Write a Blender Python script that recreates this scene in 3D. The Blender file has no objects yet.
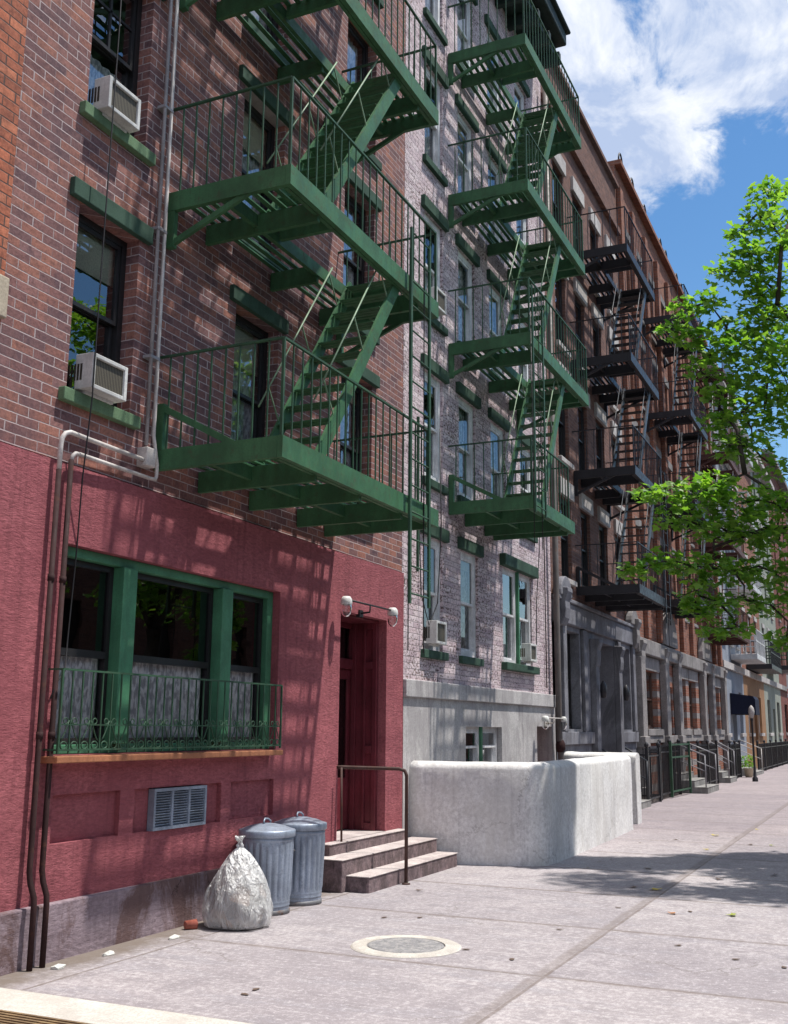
import bpy, math, random
import numpy as np
from mathutils import Vector, Matrix
random.seed(7)
S = bpy.context.scene
COL = S.collection
V = Vector

# ------------------------------------------------------------------ helpers
ORG = {}

class MB:
    """collects shapes in world coordinates; build() links them as ONE mesh object"""
    def __init__(s):
        s.v = []; s.f = []; s.sm = []
    def add(s, vs, fs, smooth=False):
        b = len(s.v)
        s.v += [tuple(p) for p in vs]
        s.f += [tuple(i + b for i in f) for f in fs]
        s.sm += [smooth] * len(fs)
        return s
    def quad(s, a, b, c, d):
        return s.add([a, b, c, d], [(0, 1, 2, 3)])
    def box(s, x0, x1, y0, y1, z0, z1):
        vs = [(x, y, z) for z in (z0, z1) for y in (y0, y1) for x in (x0, x1)]
        return s.add(vs, [(0, 2, 3, 1), (4, 5, 7, 6), (0, 1, 5, 4), (2, 6, 7, 3), (0, 4, 6, 2), (1, 3, 7, 5)])
    def bar(s, p, q, w, h=None, up=(0, 0, 1)):
        h = h or w
        p = V(p); q = V(q); d = (q - p).normalized(); u = V(up)
        if abs(d.dot(u)) > .99: u = V((1, 0, 0))
        a = d.cross(u).normalized() * w / 2; b = a.cross(d).normalized() * h / 2
        vs = [p - a - b, p + a - b, p + a + b, p - a + b, q - a - b, q + a - b, q + a + b, q - a + b]
        return s.add(vs, [(0, 3, 2, 1), (4, 5, 6, 7), (0, 1, 5, 4), (1, 2, 6, 5), (2, 3, 7, 6), (3, 0, 4, 7)])
    def tube(s, path, r, n=8, closed=False, cap=True):
        P = [V(p) for p in path]; N = len(P)
        rs = r if isinstance(r, (list, tuple)) else [r] * N
        vs = []; prev = None
        for i in range(N):
            if closed: d = P[(i + 1) % N] - P[i - 1]
            else: d = P[min(i + 1, N - 1)] - P[max(i - 1, 0)]
            d.normalize()
            if prev is None:
                u = V((0, 0, 1)) if abs(d.z) < .9 else V((1, 0, 0))
                a = d.cross(u).normalized()
            else:
                a = (prev - d * prev.dot(d)).normalized()
            prev = a; b = d.cross(a)
            for k in range(n):
                t = 2 * math.pi * k / n
                vs.append(P[i] + (a * math.cos(t) + b * math.sin(t)) * rs[i])
        fs = []
        for i in range(N if closed else N - 1):
            j = (i + 1) % N
            for k in range(n):
                fs.append((i * n + k, i * n + (k + 1) % n, j * n + (k + 1) % n, j * n + k))
        s.add(vs, fs, True)
        if cap and not closed:
            b = len(s.v) - len(vs)
            s.f.append(tuple(b + k for k in range(n))[::-1]); s.sm.append(False)
            s.f.append(tuple(b + (N - 1) * n + k for k in range(n))); s.sm.append(False)
        return s
    def lathe(s, prof, c, n=32, axis='z', fn=None, smooth=True):
        vs = []; fs = []
        for i, (r, h) in enumerate(prof):
            for k in range(n):
                t = 2 * math.pi * k / n
                rr = fn(r, h, t) if fn else r
                a, b = rr * math.cos(t), rr * math.sin(t)
                vs.append((c[0] + a, c[1] + b, c[2] + h) if axis == 'z' else (c[0] + a, c[1] + h, c[2] + b))
        for i in range(len(prof) - 1):
            for k in range(n):
                fs.append((i * n + k, i * n + (k + 1) % n, (i + 1) * n + (k + 1) % n, (i + 1) * n + k))
        s.add(vs, fs, smooth)
        return s
    def prism(s, pts, a, b, axis='y'):
        n = len(pts)
        if axis == 'y': vs = [(p[0], a, p[1]) for p in pts] + [(p[0], b, p[1]) for p in pts]
        elif axis == 'x': vs = [(a, p[0], p[1]) for p in pts] + [(b, p[0], p[1]) for p in pts]
        else: vs = [(p[0], p[1], a) for p in pts] + [(p[0], p[1], b) for p in pts]
        fs = [tuple(range(n)), tuple(range(2 * n - 1, n - 1, -1))]
        fs += [(i, i + n, (i + 1) % n + n, (i + 1) % n) for i in range(n)]
        return s.add(vs, fs)
    def build(s, name, mat, parent=None, bevel=0, seg=2, fix=False, org=None):
        me = bpy.data.meshes.new(name)
        o0 = ORG.get(parent.name, V((0, 0, 0))) if parent else V(org or (0, 0, 0))
        me.from_pydata([(x - o0.x, y - o0.y, z - o0.z) for x, y, z in s.v], [], s.f)
        me.polygons.foreach_set('use_smooth', s.sm)
        if fix:
            import bmesh
            bm = bmesh.new(); bm.from_mesh(me); bmesh.ops.recalc_face_normals(bm, faces=bm.faces); bm.to_mesh(me); bm.free()
        me.materials.append(mat)
        o = bpy.data.objects.new(name, me); COL.objects.link(o)
        if parent: o.parent = parent
        else: o.location = o0
        ORG[o.name] = o0
        if bevel:
            m = o.modifiers.new('bevel', 'BEVEL'); m.width = bevel; m.segments = seg; m.limit_method = 'ANGLE'; m.angle_limit = math.radians(40)
            m.harden_normals = False
        return o

def thing(name, label, cat, loc, group=None):
    o = bpy.data.objects.new(name, None); COL.objects.link(o)
    o.location = loc; o.empty_display_size = .2
    ORG[o.name] = V(loc)
    return tag(o, label, cat, group)

def tag(o, label, cat, group=None):
    o['label'] = label; o['category'] = cat
    if group: o['group'] = group
    return o

def struct(o):
    o['kind'] = 'structure'; return o

# ------------------------------------------------------------------ materials
class NT:
    def __init__(s, name):
        s.m = bpy.data.materials.new(name); s.m.use_nodes = True
        s.t = s.m.node_tree; s.t.nodes.clear()
        s.out = s.t.nodes.new('ShaderNodeOutputMaterial')
    def set(s, inp, v):
        if isinstance(v, bpy.types.NodeSocket): s.t.links.new(v, inp)
        elif v is not None:
            if inp.type == 'RGBA' and len(v) == 3: v = (*v, 1)
            inp.default_value = v
    def n(s, typ, out=0, props=None, **kw):
        nd = s.t.nodes.new('ShaderNode' + typ)
        for k, v in (props or {}).items(): setattr(nd, k, v)
        for k, v in kw.items():
            key = int(k[1:]) if k[0] == '_' else k.replace('_', ' ')
            s.set(nd.inputs[key], v)
        return nd.outputs[out]
    def m_(s, op, a, b=None, c=None, clamp=False):
        nd = s.t.nodes.new('ShaderNodeMath'); nd.operation = op; nd.use_clamp = clamp
        s.set(nd.inputs[0], a)
        if b is not None: s.set(nd.inputs[1], b)
        if c is not None: s.set(nd.inputs[2], c)
        return nd.outputs[0]
    def pos(s): return s.n('NewGeometry', out='Position')
    def sep(s, v):
        nd = s.t.nodes.new('ShaderNodeSeparateXYZ'); s.set(nd.inputs[0], v); return nd.outputs
    def comb(s, x=0, y=0, z=0): return s.n('CombineXYZ', X=x, Y=y, Z=z)
    def scale(s, v, k): return s.n('VectorMath', props={'operation': 'MULTIPLY'}, _0=v, _1=k)
    def noise(s, v, sc, det=4, rough=.6, out=0, dist=0):
        return s.n('TexNoise', out=out, Vector=v, Scale=sc, Detail=det, Roughness=rough, Distortion=dist)
    def ramp(s, f, stops, interp='LINEAR'):
        nd = s.t.nodes.new('ShaderNodeValToRGB'); nd.color_ramp.interpolation = interp
        e = nd.color_ramp.elements
        while len(e) < len(stops): e.new(.5)
        for el, (p, c) in zip(e, stops):
            el.position = p; el.color = (*c, 1) if not isinstance(c, (int, float)) else (c, c, c, 1)
        s.set(nd.inputs[0], f); return nd.outputs[0]
    def mr(s, v, a, b, c=0., d=1., smooth=False):
        return s.n('MapRange', props={'clamp': True, 'interpolation_type': 'SMOOTHSTEP' if smooth else 'LINEAR'}, Value=v, From_Min=a, From_Max=b, To_Min=c, To_Max=d)
    def mix(s, f, a, b, mode='MIX'):
        nd = s.t.nodes.new('ShaderNodeMix'); nd.data_type = 'RGBA'; nd.blend_type = mode; nd.clamp_factor = True
        s.set(nd.inputs[0], f); s.set(nd.inputs[6], a); s.set(nd.inputs[7], b); return nd.outputs[2]
    def bump(s, h, strength=.5, dist=.01, nrm=None):
        return s.n('Bump', Height=h, Strength=strength, Distance=dist, Normal=nrm)
    def pbr(s, col, rough=.7, bump=None, metal=0., spec=.3, **kw):
        nd = s.t.nodes.new('ShaderNodeBsdfPrincipled')
        s.set(nd.inputs['Base Color'], col); s.set(nd.inputs['Roughness'], rough); s.set(nd.inputs['Metallic'], metal)
        s.set(nd.inputs['Specular IOR Level'], spec)
        if bump is not None: s.t.links.new(bump, nd.inputs['Normal'])
        for k, v in kw.items(): s.set(nd.inputs[k.replace('_', ' ')], v)
        return nd.outputs[0]
    def done(s, sh):
        s.t.links.new(sh, s.out.inputs[0]); return s.m

def brick(name, ramp, mortar, bw=.215, bh=.075, joint=.006, streak=(.06, .045, .04), streak_amt=.35, peel=None, bands=None, bumpy=.6, var=.5):
    t = NT(name); P = t.pos(); px, py, pz = t.sep(P)
    u = t.m_('ADD', px, py)
    wob = t.m_('MULTIPLY', t.m_('SUBTRACT', t.noise(P, 3.0, 2), .5), .012)
    v = t.m_('ADD', pz, wob)
    rv = t.m_('DIVIDE', v, bh); row = t.m_('FLOOR', rv); fv = t.m_('FRACT', rv)
    off = t.m_('MULTIPLY', t.m_('MODULO', row, 2.0), .5)
    ru = t.m_('ADD', t.m_('DIVIDE', u, bw), off); colm = t.m_('FLOOR', ru); fu = t.m_('FRACT', ru)
    du = t.m_('MULTIPLY', t.m_('MINIMUM', fu, t.m_('SUBTRACT', 1.0, fu)), bw)
    dv = t.m_('MULTIPLY', t.m_('MINIMUM', fv, t.m_('SUBTRACT', 1.0, fv)), bh)
    d = t.m_('MINIMUM', t.m_('ADD', du, t.m_('MULTIPLY', t.m_('SUBTRACT', t.n('TexWhiteNoise', props={'noise_dimensions': '2D'}, Vector=t.comb(t.m_('ADD', t.m_('ROUND', ru), 31.5), row, 0)), .35), .006)), dv)
    dn = t.m_('ADD', d, t.m_('MULTIPLY', t.m_('SUBTRACT', t.noise(P, 60, 3), .5), .007))
    face = t.mr(dn, joint * .55, joint * 1.25, smooth=True)
    wn = t.n('TexWhiteNoise', props={'noise_dimensions': '2D'}, Vector=t.comb(colm, row, 0))
    big = t.noise(P, .7, 4)
    fac = t.m_('ADD', t.m_('MULTIPLY', wn, .85), t.m_('MULTIPLY', t.m_('SUBTRACT', big, .42), var * 1.1), clamp=True)
    c = t.ramp(fac, ramp)
    fine = t.noise(P, 38, 6, .75); mid = t.noise(P, 9, 4, .7)
    c = t.mix(t.mr(fine, .36, .66, 0, .75), c, t.mix(1.0, c, (.45, .42, .43), 'MULTIPLY'))
    c = t.mix(t.mr(mid, .42, .7, 0, .55), c, t.mix(1.0, c, (1.35, 1.3, 1.3), 'MULTIPLY'))
    c = t.mix(t.mr(mid, .32, .50, .7, 0), c, t.mix(1.0, c, (.55, .58, .70), 'MULTIPLY'))
    st = t.mr(t.noise(t.scale(P, (2.2, 2.2, .35)), 1.6, 5, .65), .48, .75)
    c = t.mix(t.m_('MULTIPLY', st, streak_amt), c, streak)
    c = t.mix(face, t.mix(t.mr(mid, .35, .65, 0, .6), mortar, tuple(.55 * q for q in mortar)), c)
    h = t.m_('ADD', face, t.m_('MULTIPLY', fine, .7))
    if bands:
        bz = t.m_('FRACT', t.m_('DIVIDE', t.m_('SUBTRACT', pz, bands[0]), bands[1]))
        bm = t.m_('LESS_THAN', bz, bands[2])
        sc = t.mix(t.mr(fine, .3, .7), (.30, .27, .26), (.22, .2, .2))
        c = t.mix(bm, c, sc)
    if peel:
        n1 = t.noise(t.scale(P, (1, 1, 1.6)), peel['s'], 6, .72)
        n2 = t.noise(P, 1.1, 3)
        k = t.m_('ADD', n1, t.m_('MULTIPLY', t.m_('SUBTRACT', n2, .5), .25))
        pm = t.mr(k, peel['a'], peel['b'])
        base = t.ramp(fac, peel['paint'])
        base = t.mix(t.mr(fine, .35, .7, 0, .45), base, t.mix(1.0, base, (.62, .58, .6), 'MULTIPLY'))
        base = t.mix(t.m_('MULTIPLY', t.m_('SUBTRACT', 1.0, face), .5), base, (.16, .14, .145))
        c = t.mix(pm, base, c)
        h = t.m_('ADD', h, t.m_('MULTIPLY', pm, -.5))
    return t.done(t.pbr(c, .88, t.bump(h, bumpy, .008), spec=.2))

def rough_mat(name, c1, c2, sc=6., rough=.85, bump=.3, bsc=60., stain=None, stain_amt=.6, dist=.006, aniso=(1, 1, 1), spec=.25, metal=0., det=6, grain=.6, streak=0., crack=0.):
    t = NT(name); P = t.pos(); Q = t.scale(P, aniso)
    n1 = t.noise(Q, sc, det, .68); n2 = t.noise(Q, bsc, 6, .78); n4 = t.noise(Q, sc * .22, 4, .6)
    c = t.mix(t.mr(n1, .38, .62), c1, c2)
    c = t.mix(t.mr(n4, .40, .62, 0, .5), c, t.mix(1.0, c, (.74, .74, .76), 'MULTIPLY'))
    c = t.mix(t.mr(n2, .42, .62, 0, grain), c, t.mix(1.0, c, (.5, .48, .48), 'MULTIPLY'))
    c = t.mix(t.mr(n2, .30, .44, grain * .6, 0), c, t.mix(1.0, c, (1.3, 1.3, 1.3), 'MULTIPLY'))
    if stain:
        n3 = t.noise(t.scale(P, (1, 1, .5)), sc * .5, 7, .75, dist=.6)
        c = t.mix(t.m_('MULTIPLY', t.mr(n3, .475, .56), stain_amt), c, stain)
    if streak:
        n5 = t.noise(t.scale(P, (6, 6, .35)), 2.2, 5, .7)
        c = t.mix(t.m_('MULTIPLY', t.mr(n5, .52, .66), streak), c, t.mix(1.0, c, (.5, .48, .5), 'MULTIPLY'))
    h = t.m_('ADD', n2, t.m_('MULTIPLY', n1, .6))
    if crack:
        vo = t.n('TexVoronoi', props={'feature': 'DISTANCE_TO_EDGE'}, Vector=t.n('VectorMath', props={'operation': 'ADD'}, _0=P, _1=t.scale(t.noise(P, 2.5, 5, .7, out=1), (.5, .5, .5))), Scale=.9)
        cm = t.m_('MULTIPLY', t.mr(vo, .002, .008, 1, 0), t.mr(n4, .45, .6, 0, crack))
        c = t.mix(cm, c, t.mix(1.0, c, (.3, .28, .27), 'MULTIPLY'))
    return t.done(t.pbr(c, rough, t.bump(h, bump, dist), spec=spec, metal=metal))

def paint(name, c, worn=(.12, .06, .04), amt=.5, rough=.5, spec=.4, metal=0.):
    t = NT(name); P = t.pos()
    n1 = t.noise(P, 11, 7, .75); n2 = t.noise(P, 80, 5, .75); n3 = t.noise(P, 2.6, 4, .65); n4 = t.noise(t.scale(P, (5, 5, .8)), 3, 5, .7)
    col = t.mix(t.mr(n3, .38, .62), tuple(x * .74 for x in c), tuple(min(1, x * 1.18) for x in c))
    col = t.mix(t.mr(n4, .5, .66, 0, .5), col, tuple(x * .6 for x in c))
    col = t.mix(t.mr(n2, .44, .64, 0, .45), col, tuple(x * .5 for x in c))
    col = t.mix(t.m_('MULTIPLY', t.mr(n1, .56, .66), amt), col, worn)
    return t.done(t.pbr(col, t.mr(n1, .35, .65, rough - .1, rough + .18), t.bump(t.m_('ADD', n1, t.m_('MULTIPLY', n2, .5)), .4, .005), spec=spec, metal=metal))

def glass_mat(name, tint=.82, ior=1.55, rough=.0, k=1.25, off=.04):
    t = NT(name); P = t.pos()
    b = t.bump(t.noise(P, 2.3, 2), .06, .02)
    fr = t.n('Fresnel', IOR=ior, Normal=b)
    tr = t.n('BsdfTransparent', Color=(tint, tint * 1.0, tint * .98))
    gl = t.n('BsdfAnisotropic', Color=(.95, .97, 1), Roughness=rough, Normal=b)
    fac = t.m_('ADD', t.m_('MULTIPLY', fr, k), off, clamp=True)
    mx = t.t.nodes.new('ShaderNodeMixShader')
    t.set(mx.inputs[0], fac); t.set(mx.inputs[1], tr); t.set(mx.inputs[2], gl)
    return t.done(mx.outputs[0])

M = {}
M['brick1'] = brick('brownish_red_brick', [(0, (.17, .10, .105)), (.22, (.215, .115, .11)), (.42, (.26, .128, .115)), (.6, (.32, .145, .112)), (.75, (.37, .17, .125)), (.88, (.29, .155, .145)), (1, (.20, .12, .125))], (.47, .385, .38), joint=.0048, streak=(.10, .07, .085), streak_amt=.6)
M['brick0'] = brick('orange_brick', [(0, (.36, .13, .08)), (.5, (.50, .17, .095)), (.85, (.56, .21, .12)), (1, (.27, .13, .09))], (.12, .08, .07), bh=.08, bw=.23, streak_amt=.2)
M['brick2'] = brick('whitewashed_brick', [(0, (.10, .06, .055)), (.5, (.19, .12, .105)), (1, (.24, .17, .15))], (.22, .2, .19), streak=(.12, .1, .11), streak_amt=.3,
                    peel=dict(s=19., a=.525, b=.59, paint=[(0, (.50, .40, .44)), (.4, (.66, .535, .56)), (.75, (.74, .64, .66)), (1, (.54, .44, .48))]), bumpy=.8)
M['brick3'] = brick('dull_brown_brick', [(0, (.14, .075, .06)), (.5, (.20, .105, .08)), (1, (.26, .14, .105))], (.2, .15, .14), streak=(.09, .06, .06), streak_amt=.4)
M['brick4'] = brick('rust_orange_brick', [(0, (.22, .095, .065)), (.5, (.31, .13, .085)), (1, (.38, .175, .11))], (.24, .19, .165), streak=(.12, .06, .05), streak_amt=.45)
M['brick4b'] = brick('banded_orange_brick', [(0, (.26, .105, .07)), (.5, (.35, .14, .09)), (1, (.40, .17, .105))], (.3, .24, .2), streak=(.12, .06, .05), streak_amt=.3, bands=(1.5, .46, .36))
M['brick8'] = brick('deep_red_brick', [(0, (.16, .05, .04)), (.5, (.22, .07, .05)), (1, (.27, .09, .06))], (.18, .13, .12), streak_amt=.3)
M['stucco'] = rough_mat('red_stucco', (.46, .142, .160), (.375, .108, .126), sc=2.5, streak=.4, grain=.7, bump=1.0, bsc=34, aniso=(.55, 1, 1.5), stain=(.27, .075, .09), stain_amt=.55, dist=.016)
M['plinth'] = rough_mat('stained_plinth', (.36, .285, .315), (.26, .20, .225), sc=3.2, bump=.9, bsc=26, stain=(.125, .075, .07), stain_amt=.9, streak=.4, crack=.8, aniso=(.6, 1, 1.6), dist=.01)
M['concrete_b2'] = rough_mat('pale_basement_render', (.60, .58, .57), (.49, .475, .47), sc=2.6, bump=.6, bsc=40, stain=(.30, .28, .285), stain_amt=.6, streak=.55, crack=.5)
M['whitewall'] = rough_mat('whitewashed_cement', (.84, .835, .82), (.74, .735, .72), sc=3, bump=.8, bsc=24, stain=(.56, .54, .51), stain_amt=.45, crack=.45, grain=.45, streak=.3)
M['stone3'] = rough_mat('grey_painted_stone', (.25, .25, .275), (.19, .19, .215), sc=2.5, bump=.3, bsc=50, stain=(.08, .078, .085))
M['stone4'] = rough_mat('grey_brownstone', (.34, .315, .305), (.25, .235, .23), sc=2.5, bump=.5, bsc=40, stain=(.14, .13, .125))
M['palestone'] = rough_mat('pale_limestone', (.6, .57, .54), (.5, .47, .45), sc=4, bump=.3, bsc=50, stain=(.3, .26, .25), stain_amt=.5)
M['cream'] = rough_mat('cream_stone', (.56, .48, .36), (.47, .4, .3), sc=4, bump=.3, bsc=50)
M['grey5'] = rough_mat('blue_grey_paint', (.32, .35, .40), (.26, .29, .34), sc=2, bump=.2, bsc=40)
M['tan6'] = rough_mat('ochre_stucco', (.36, .20, .10), (.29, .155, .08), sc=2, bump=.3, bsc=40)
M['sage7'] = rough_mat('sage_grey_stucco', (.34, .36, .30), (.27, .29, .25), sc=2, bump=.3, bsc=40)
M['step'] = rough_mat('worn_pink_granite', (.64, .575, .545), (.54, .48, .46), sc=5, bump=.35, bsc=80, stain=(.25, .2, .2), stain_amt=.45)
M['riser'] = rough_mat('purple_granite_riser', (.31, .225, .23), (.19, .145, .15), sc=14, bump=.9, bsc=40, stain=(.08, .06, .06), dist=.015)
M['greystep'] = rough_mat('grey_step_stone', (.36, .35, .33), (.27, .265, .255), sc=5, bump=.35, bsc=60, stain=(.15, .14, .13))
M['green'] = paint('green_iron_paint', (.046, .138, .060), amt=.6, worn=(.06, .055, .032), rough=.55)
M['greenwood'] = paint('green_wood_paint', (.058, .20, .105), amt=.5, worn=(.08, .16, .1), rough=.55)
M['greenstone'] = paint('faded_green_stone_paint', (.125, .205, .115), amt=.35, worn=(.05, .09, .05), rough=.75, spec=.2)
M['greendark'] = paint('dark_green_stone_paint', (.045, .088, .062), amt=.3, worn=(.03, .05, .03), rough=.75, spec=.2)
M['greenrail'] = paint('dark_green_rail', (.03, .085, .045), amt=.2, rough=.6)
M['mint'] = paint('mint_handrail', (.17, .26, .16), amt=.2, rough=.5)
M['black'] = paint('black_iron', (.022, .021, .026), amt=.25, worn=(.05, .03, .025), rough=.45)
M['blackgrey'] = paint('blackish_grey_iron', (.05, .055, .065), amt=.25, worn=(.07, .05, .04), rough=.45)  # black iron in a slightly lighter blue grey
M['rust'] = paint('rust_brown_iron', (.09, .035, .028), amt=.4, worn=(.05, .02, .015), rough=.65)
M['whiteiron'] = paint('white_iron', (.55, .55, .55), amt=.3, worn=(.3, .28, .26), rough=.5)
M['rail_brown'] = paint('rusty_handrail', (.07, .035, .028), amt=.5, worn=(.16, .07, .035), rough=.7)
M['pipe'] = paint('rusty_downpipe', (.042, .021, .021), amt=.5, worn=(.10, .045, .03), rough=.75, spec=.15)
M['conduit'] = paint('white_painted_conduit', (.56, .52, .49), amt=.3, worn=(.4, .33, .28), rough=.5)
M['conduitg'] = paint('grey_conduit', (.30, .29, .31), amt=.3, worn=(.18, .15, .14), rough=.45)
M['zinc'] = paint('galvanised_steel', (.31, .36, .44), amt=.7, worn=(.20, .22, .26), rough=.42, metal=.35, spec=.5)
M['zincbase'] = paint('rusty_can_foot', (.2, .2, .21), amt=.9, worn=(.15, .08, .05), rough=.6, metal=.3)
M['acwhite'] = paint('ac_white_case', (.62, .62, .60), amt=.25, worn=(.45, .42, .38), rough=.45)
M['blackframe'] = paint('black_window_frame', (.018, .017, .018), amt=.2, worn=(.05, .04, .04), rough=.4)
M['whiteframe'] = paint('white_window_frame', (.74, .74, .75), amt=.3, worn=(.45, .42, .4), rough=.5)
M['brownframe'] = paint('brown_window_frame', (.10, .055, .04), amt=.3, rough=.5)
M['maroon'] = paint('maroon_door_paint', (.15, .024, .035), amt=.3, worn=(.08, .015, .02), rough=.42)
M['sillwood'] = paint('orange_brown_sill', (.36, .145, .07), amt=.4, worn=(.2, .09, .05), rough=.65)
M['cable'] = paint('black_cable', (.016, .015, .017), amt=0, rough=.5)
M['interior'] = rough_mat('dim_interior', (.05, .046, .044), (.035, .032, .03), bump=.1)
M['roof'] = rough_mat('tar_roof', (.05, .05, .05), (.035, .035, .035), bump=.3)
M['glass'] = glass_mat('window_glass', .9, 1.65, k=1.4, off=.08)
M['glassdark'] = glass_mat('dark_window_glass', .5, 1.5)
M['glasspale'] = glass_mat('pale_window_glass', .9, 1.5, k=1.0, off=.05)
M['glassclear'] = glass_mat('clear_window_glass', .92, 1.4)
M['lampglass'] = glass_mat('lamp_glass', .9, 1.3, .15)
M['navy'] = rough_mat('navy_canvas', (.012, .016, .04), (.009, .012, .03), bump=.3, bsc=120, rough=.8)
M['blindc'] = rough_mat('cream_roller_blind', (.84, .79, .62), (.78, .73, .57), bump=.1, bsc=90)
M['cornice'] = paint('dark_green_cornice', (.022, .04, .035), amt=.4, worn=(.06, .05, .045), rough=.6)
M['drain'] = paint('grey_brown_downpipe', (.12, .105, .1), amt=.5, worn=(.2, .1, .06), rough=.6)
M['cup'] = paint('red_paper_cup', (.42, .12, .08), amt=.2, worn=(.5, .3, .25), rough=.5)
M['paper'] = rough_mat('white_litter_paper', (.7, .7, .64), (.6, .6, .56), bump=.2)
M['red_door'] = paint('red_basement_door', (.42, .05, .05), amt=.2, rough=.5)

def curtain_mat():
    t = NT('lace_fold_shade_curtain'); P = t.pos(); px, py, pz = t.sep(P)
    w = t.noise(t.scale(P, (38, 1, 12)), 1.0, 3)
    c = t.mix(t.mr(w, .43, .57), (.42, .43, .46), (.93, .94, .96))  # lace pattern; its vertical stripes also paint fold shading into the colour
    d = t.n('BsdfDiffuse', Color=c); tl = t.n('BsdfTranslucent', Color=c)
    mx = t.t.nodes.new('ShaderNodeMixShader'); t.set(mx.inputs[0], .1); t.set(mx.inputs[1], d); t.set(mx.inputs[2], tl)
    return t.done(mx.outputs[0])
M['curtain'] = curtain_mat()

def grille_mat():
    t = NT('ac_grille'); P = t.pos(); px, py, pz = t.sep(P)
    w = t.m_('FRACT', t.m_('MULTIPLY', px, 55.))
    h = t.m_('LESS_THAN', w, .5)
    c = t.mix(h, (.035, .03, .024), (.13, .115, .085))
    return t.done(t.pbr(c, .6, t.bump(h, .6, .006)))
M['grille'] = grille_mat()

def pavement_mat():
    t = NT('pavement_slabs'); P = t.pos(); px, py, pz = t.sep(P)
    n1 = t.noise(P, .55, 6, .65); n2 = t.noise(P, 3.6, 8, .75); n3 = t.noise(P, 95, 5, .8)
    st = t.noise(t.scale(P, (7., .7, 1)), 2.0, 7, .75)
    c = t.mix(t.mr(n1, .40, .60), (.315, .284, .294), (.435, .397, .396))
    c = t.mix(t.mr(n2, .48, .60, 0, .85), c, (.225, .20, .21))
    c = t.mix(t.mr(st, .50, .60, 0, .3), c, (.30, .275, .285))
    c = t.mix(t.mr(t.noise(t.scale(P, (3.0, .8, 1)), 1.1, 6, .75), .52, .60, 0, .65), c, (.32, .305, .325))
    c = t.mix(t.mr(t.noise(t.scale(P, (9., 1.2, 1)), 1.7, 7, .8), .53, .60, 0, .35), c, (.68, .645, .635))
    n5 = t.noise(P, 22, 6, .8)
    c = t.mix(t.mr(n5, .47, .58, 0, .8), c, (.28, .25, .255)); c = t.mix(t.mr(n5, .36, .47, .75, 0), c, (.58, .545, .54))
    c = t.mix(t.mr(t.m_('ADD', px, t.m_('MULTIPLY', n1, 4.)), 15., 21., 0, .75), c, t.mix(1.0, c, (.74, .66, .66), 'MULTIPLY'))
    c = t.mix(t.mr(n3, .46, .60, 0, .5), c, (.26, .235, .24))
    c = t.mix(t.mr(n3, .34, .45, .5, 0), c, (.64, .61, .60))
    slab = t.n('TexWhiteNoise', props={'noise_dimensions': '2D'}, Vector=t.comb(t.m_('FLOOR', t.m_('DIVIDE', t.m_('ADD', px, .2), 1.85)), t.m_('FLOOR', t.m_('DIVIDE', t.m_('ADD', py, 3.19), 2.77)), 0))
    c = t.mix(t.mr(slab, 0, 1, 0, .6), c, t.mix(1.0, c, (.74, .74, .78), 'MULTIPLY'))
    vc = t.n('TexVoronoi', props={'feature': 'DISTANCE_TO_EDGE'}, Vector=t.n('VectorMath', props={'operation': 'ADD'}, _0=P, _1=t.scale(t.noise(P, 2.0, 6, .75, out=1), (.6, .6, .6))), Scale=.42)
    ck = t.m_('MULTIPLY', t.mr(vc, .0015, .006, 1, 0), t.mr(t.noise(P, .6, 2), .50, .58))
    c = t.mix(t.m_('MULTIPLY', ck, .6), c, (.15, .13, .12))
    # dark spots of old gum
    vo = t.n('TexVoronoi', Vector=P, Scale=3.0, Randomness=1.0)
    gum = t.mr(t.m_('ADD', vo, t.m_('MULTIPLY', t.noise(P, 30, 2), .02)), .035, .055, .55, 0)
    c = t.mix(gum, c, (.14, .12, .12))
    # damp dirt along the foot of the houses
    edge = t.mr(t.m_('ADD', py, t.m_('MULTIPLY', t.m_('SUBTRACT', t.noise(P, 3.3, 6, .75), .5), 1.1)), -.46, -.10)
    c = t.mix(t.m_('MULTIPLY', edge, .85), c, (.145, .115, .09))
    # slab joints
    wv = t.m_('MULTIPLY', t.m_('SUBTRACT', t.noise(P, 2.5, 3), .5), .02)
    jn = t.mr(t.noise(P, 5, 5, .7), .35, .6, .55, 1.0)
    def line(v, w): return t.m_('MULTIPLY', t.mr(t.m_('ABSOLUTE', v), w * .5, w * 1.2, 1, 0), jn)
    jx = t.m_('SUBTRACT', t.m_('MULTIPLY', t.m_('FRACT', t.m_('DIVIDE', t.m_('ADD', t.m_('ADD', px, 1.125), wv), 1.85)), 1.85), .925)
    l1 = t.m_('MAXIMUM', line(jx, .024), t.m_('MULTIPLY', line(jx, .06), .3))
    l2 = line(t.m_('ADD', t.m_('ADD', py, 3.19), wv), .016)
    l4 = t.m_('MULTIPLY', line(t.m_('ADD', py, 3.145), .05), .6)
    l3 = line(t.m_('ADD', t.m_('ADD', py, .42), wv), .014)
    j = t.m_('MAXIMUM', t.m_('MULTIPLY', l1, 1.0), t.m_('MAXIMUM', t.m_('MAXIMUM', l2, l4), l3))
    c = t.mix(t.m_('MULTIPLY', j, .85), c, (.16, .13, .115))
    hh = t.m_('SUBTRACT', t.m_('ADD', t.m_('MULTIPLY', n3, .5), t.m_('MULTIPLY', n2, .8)), t.m_('MULTIPLY', j, 1.2))
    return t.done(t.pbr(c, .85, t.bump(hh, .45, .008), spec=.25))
M['pavement'] = pavement_mat()
M['strip'] = rough_mat('pale_cement_strip', (.66, .645, .58), (.58, .565, .51), sc=5, bump=.4, bsc=70, stain=(.42, .38, .34), stain_amt=.5)
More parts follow.
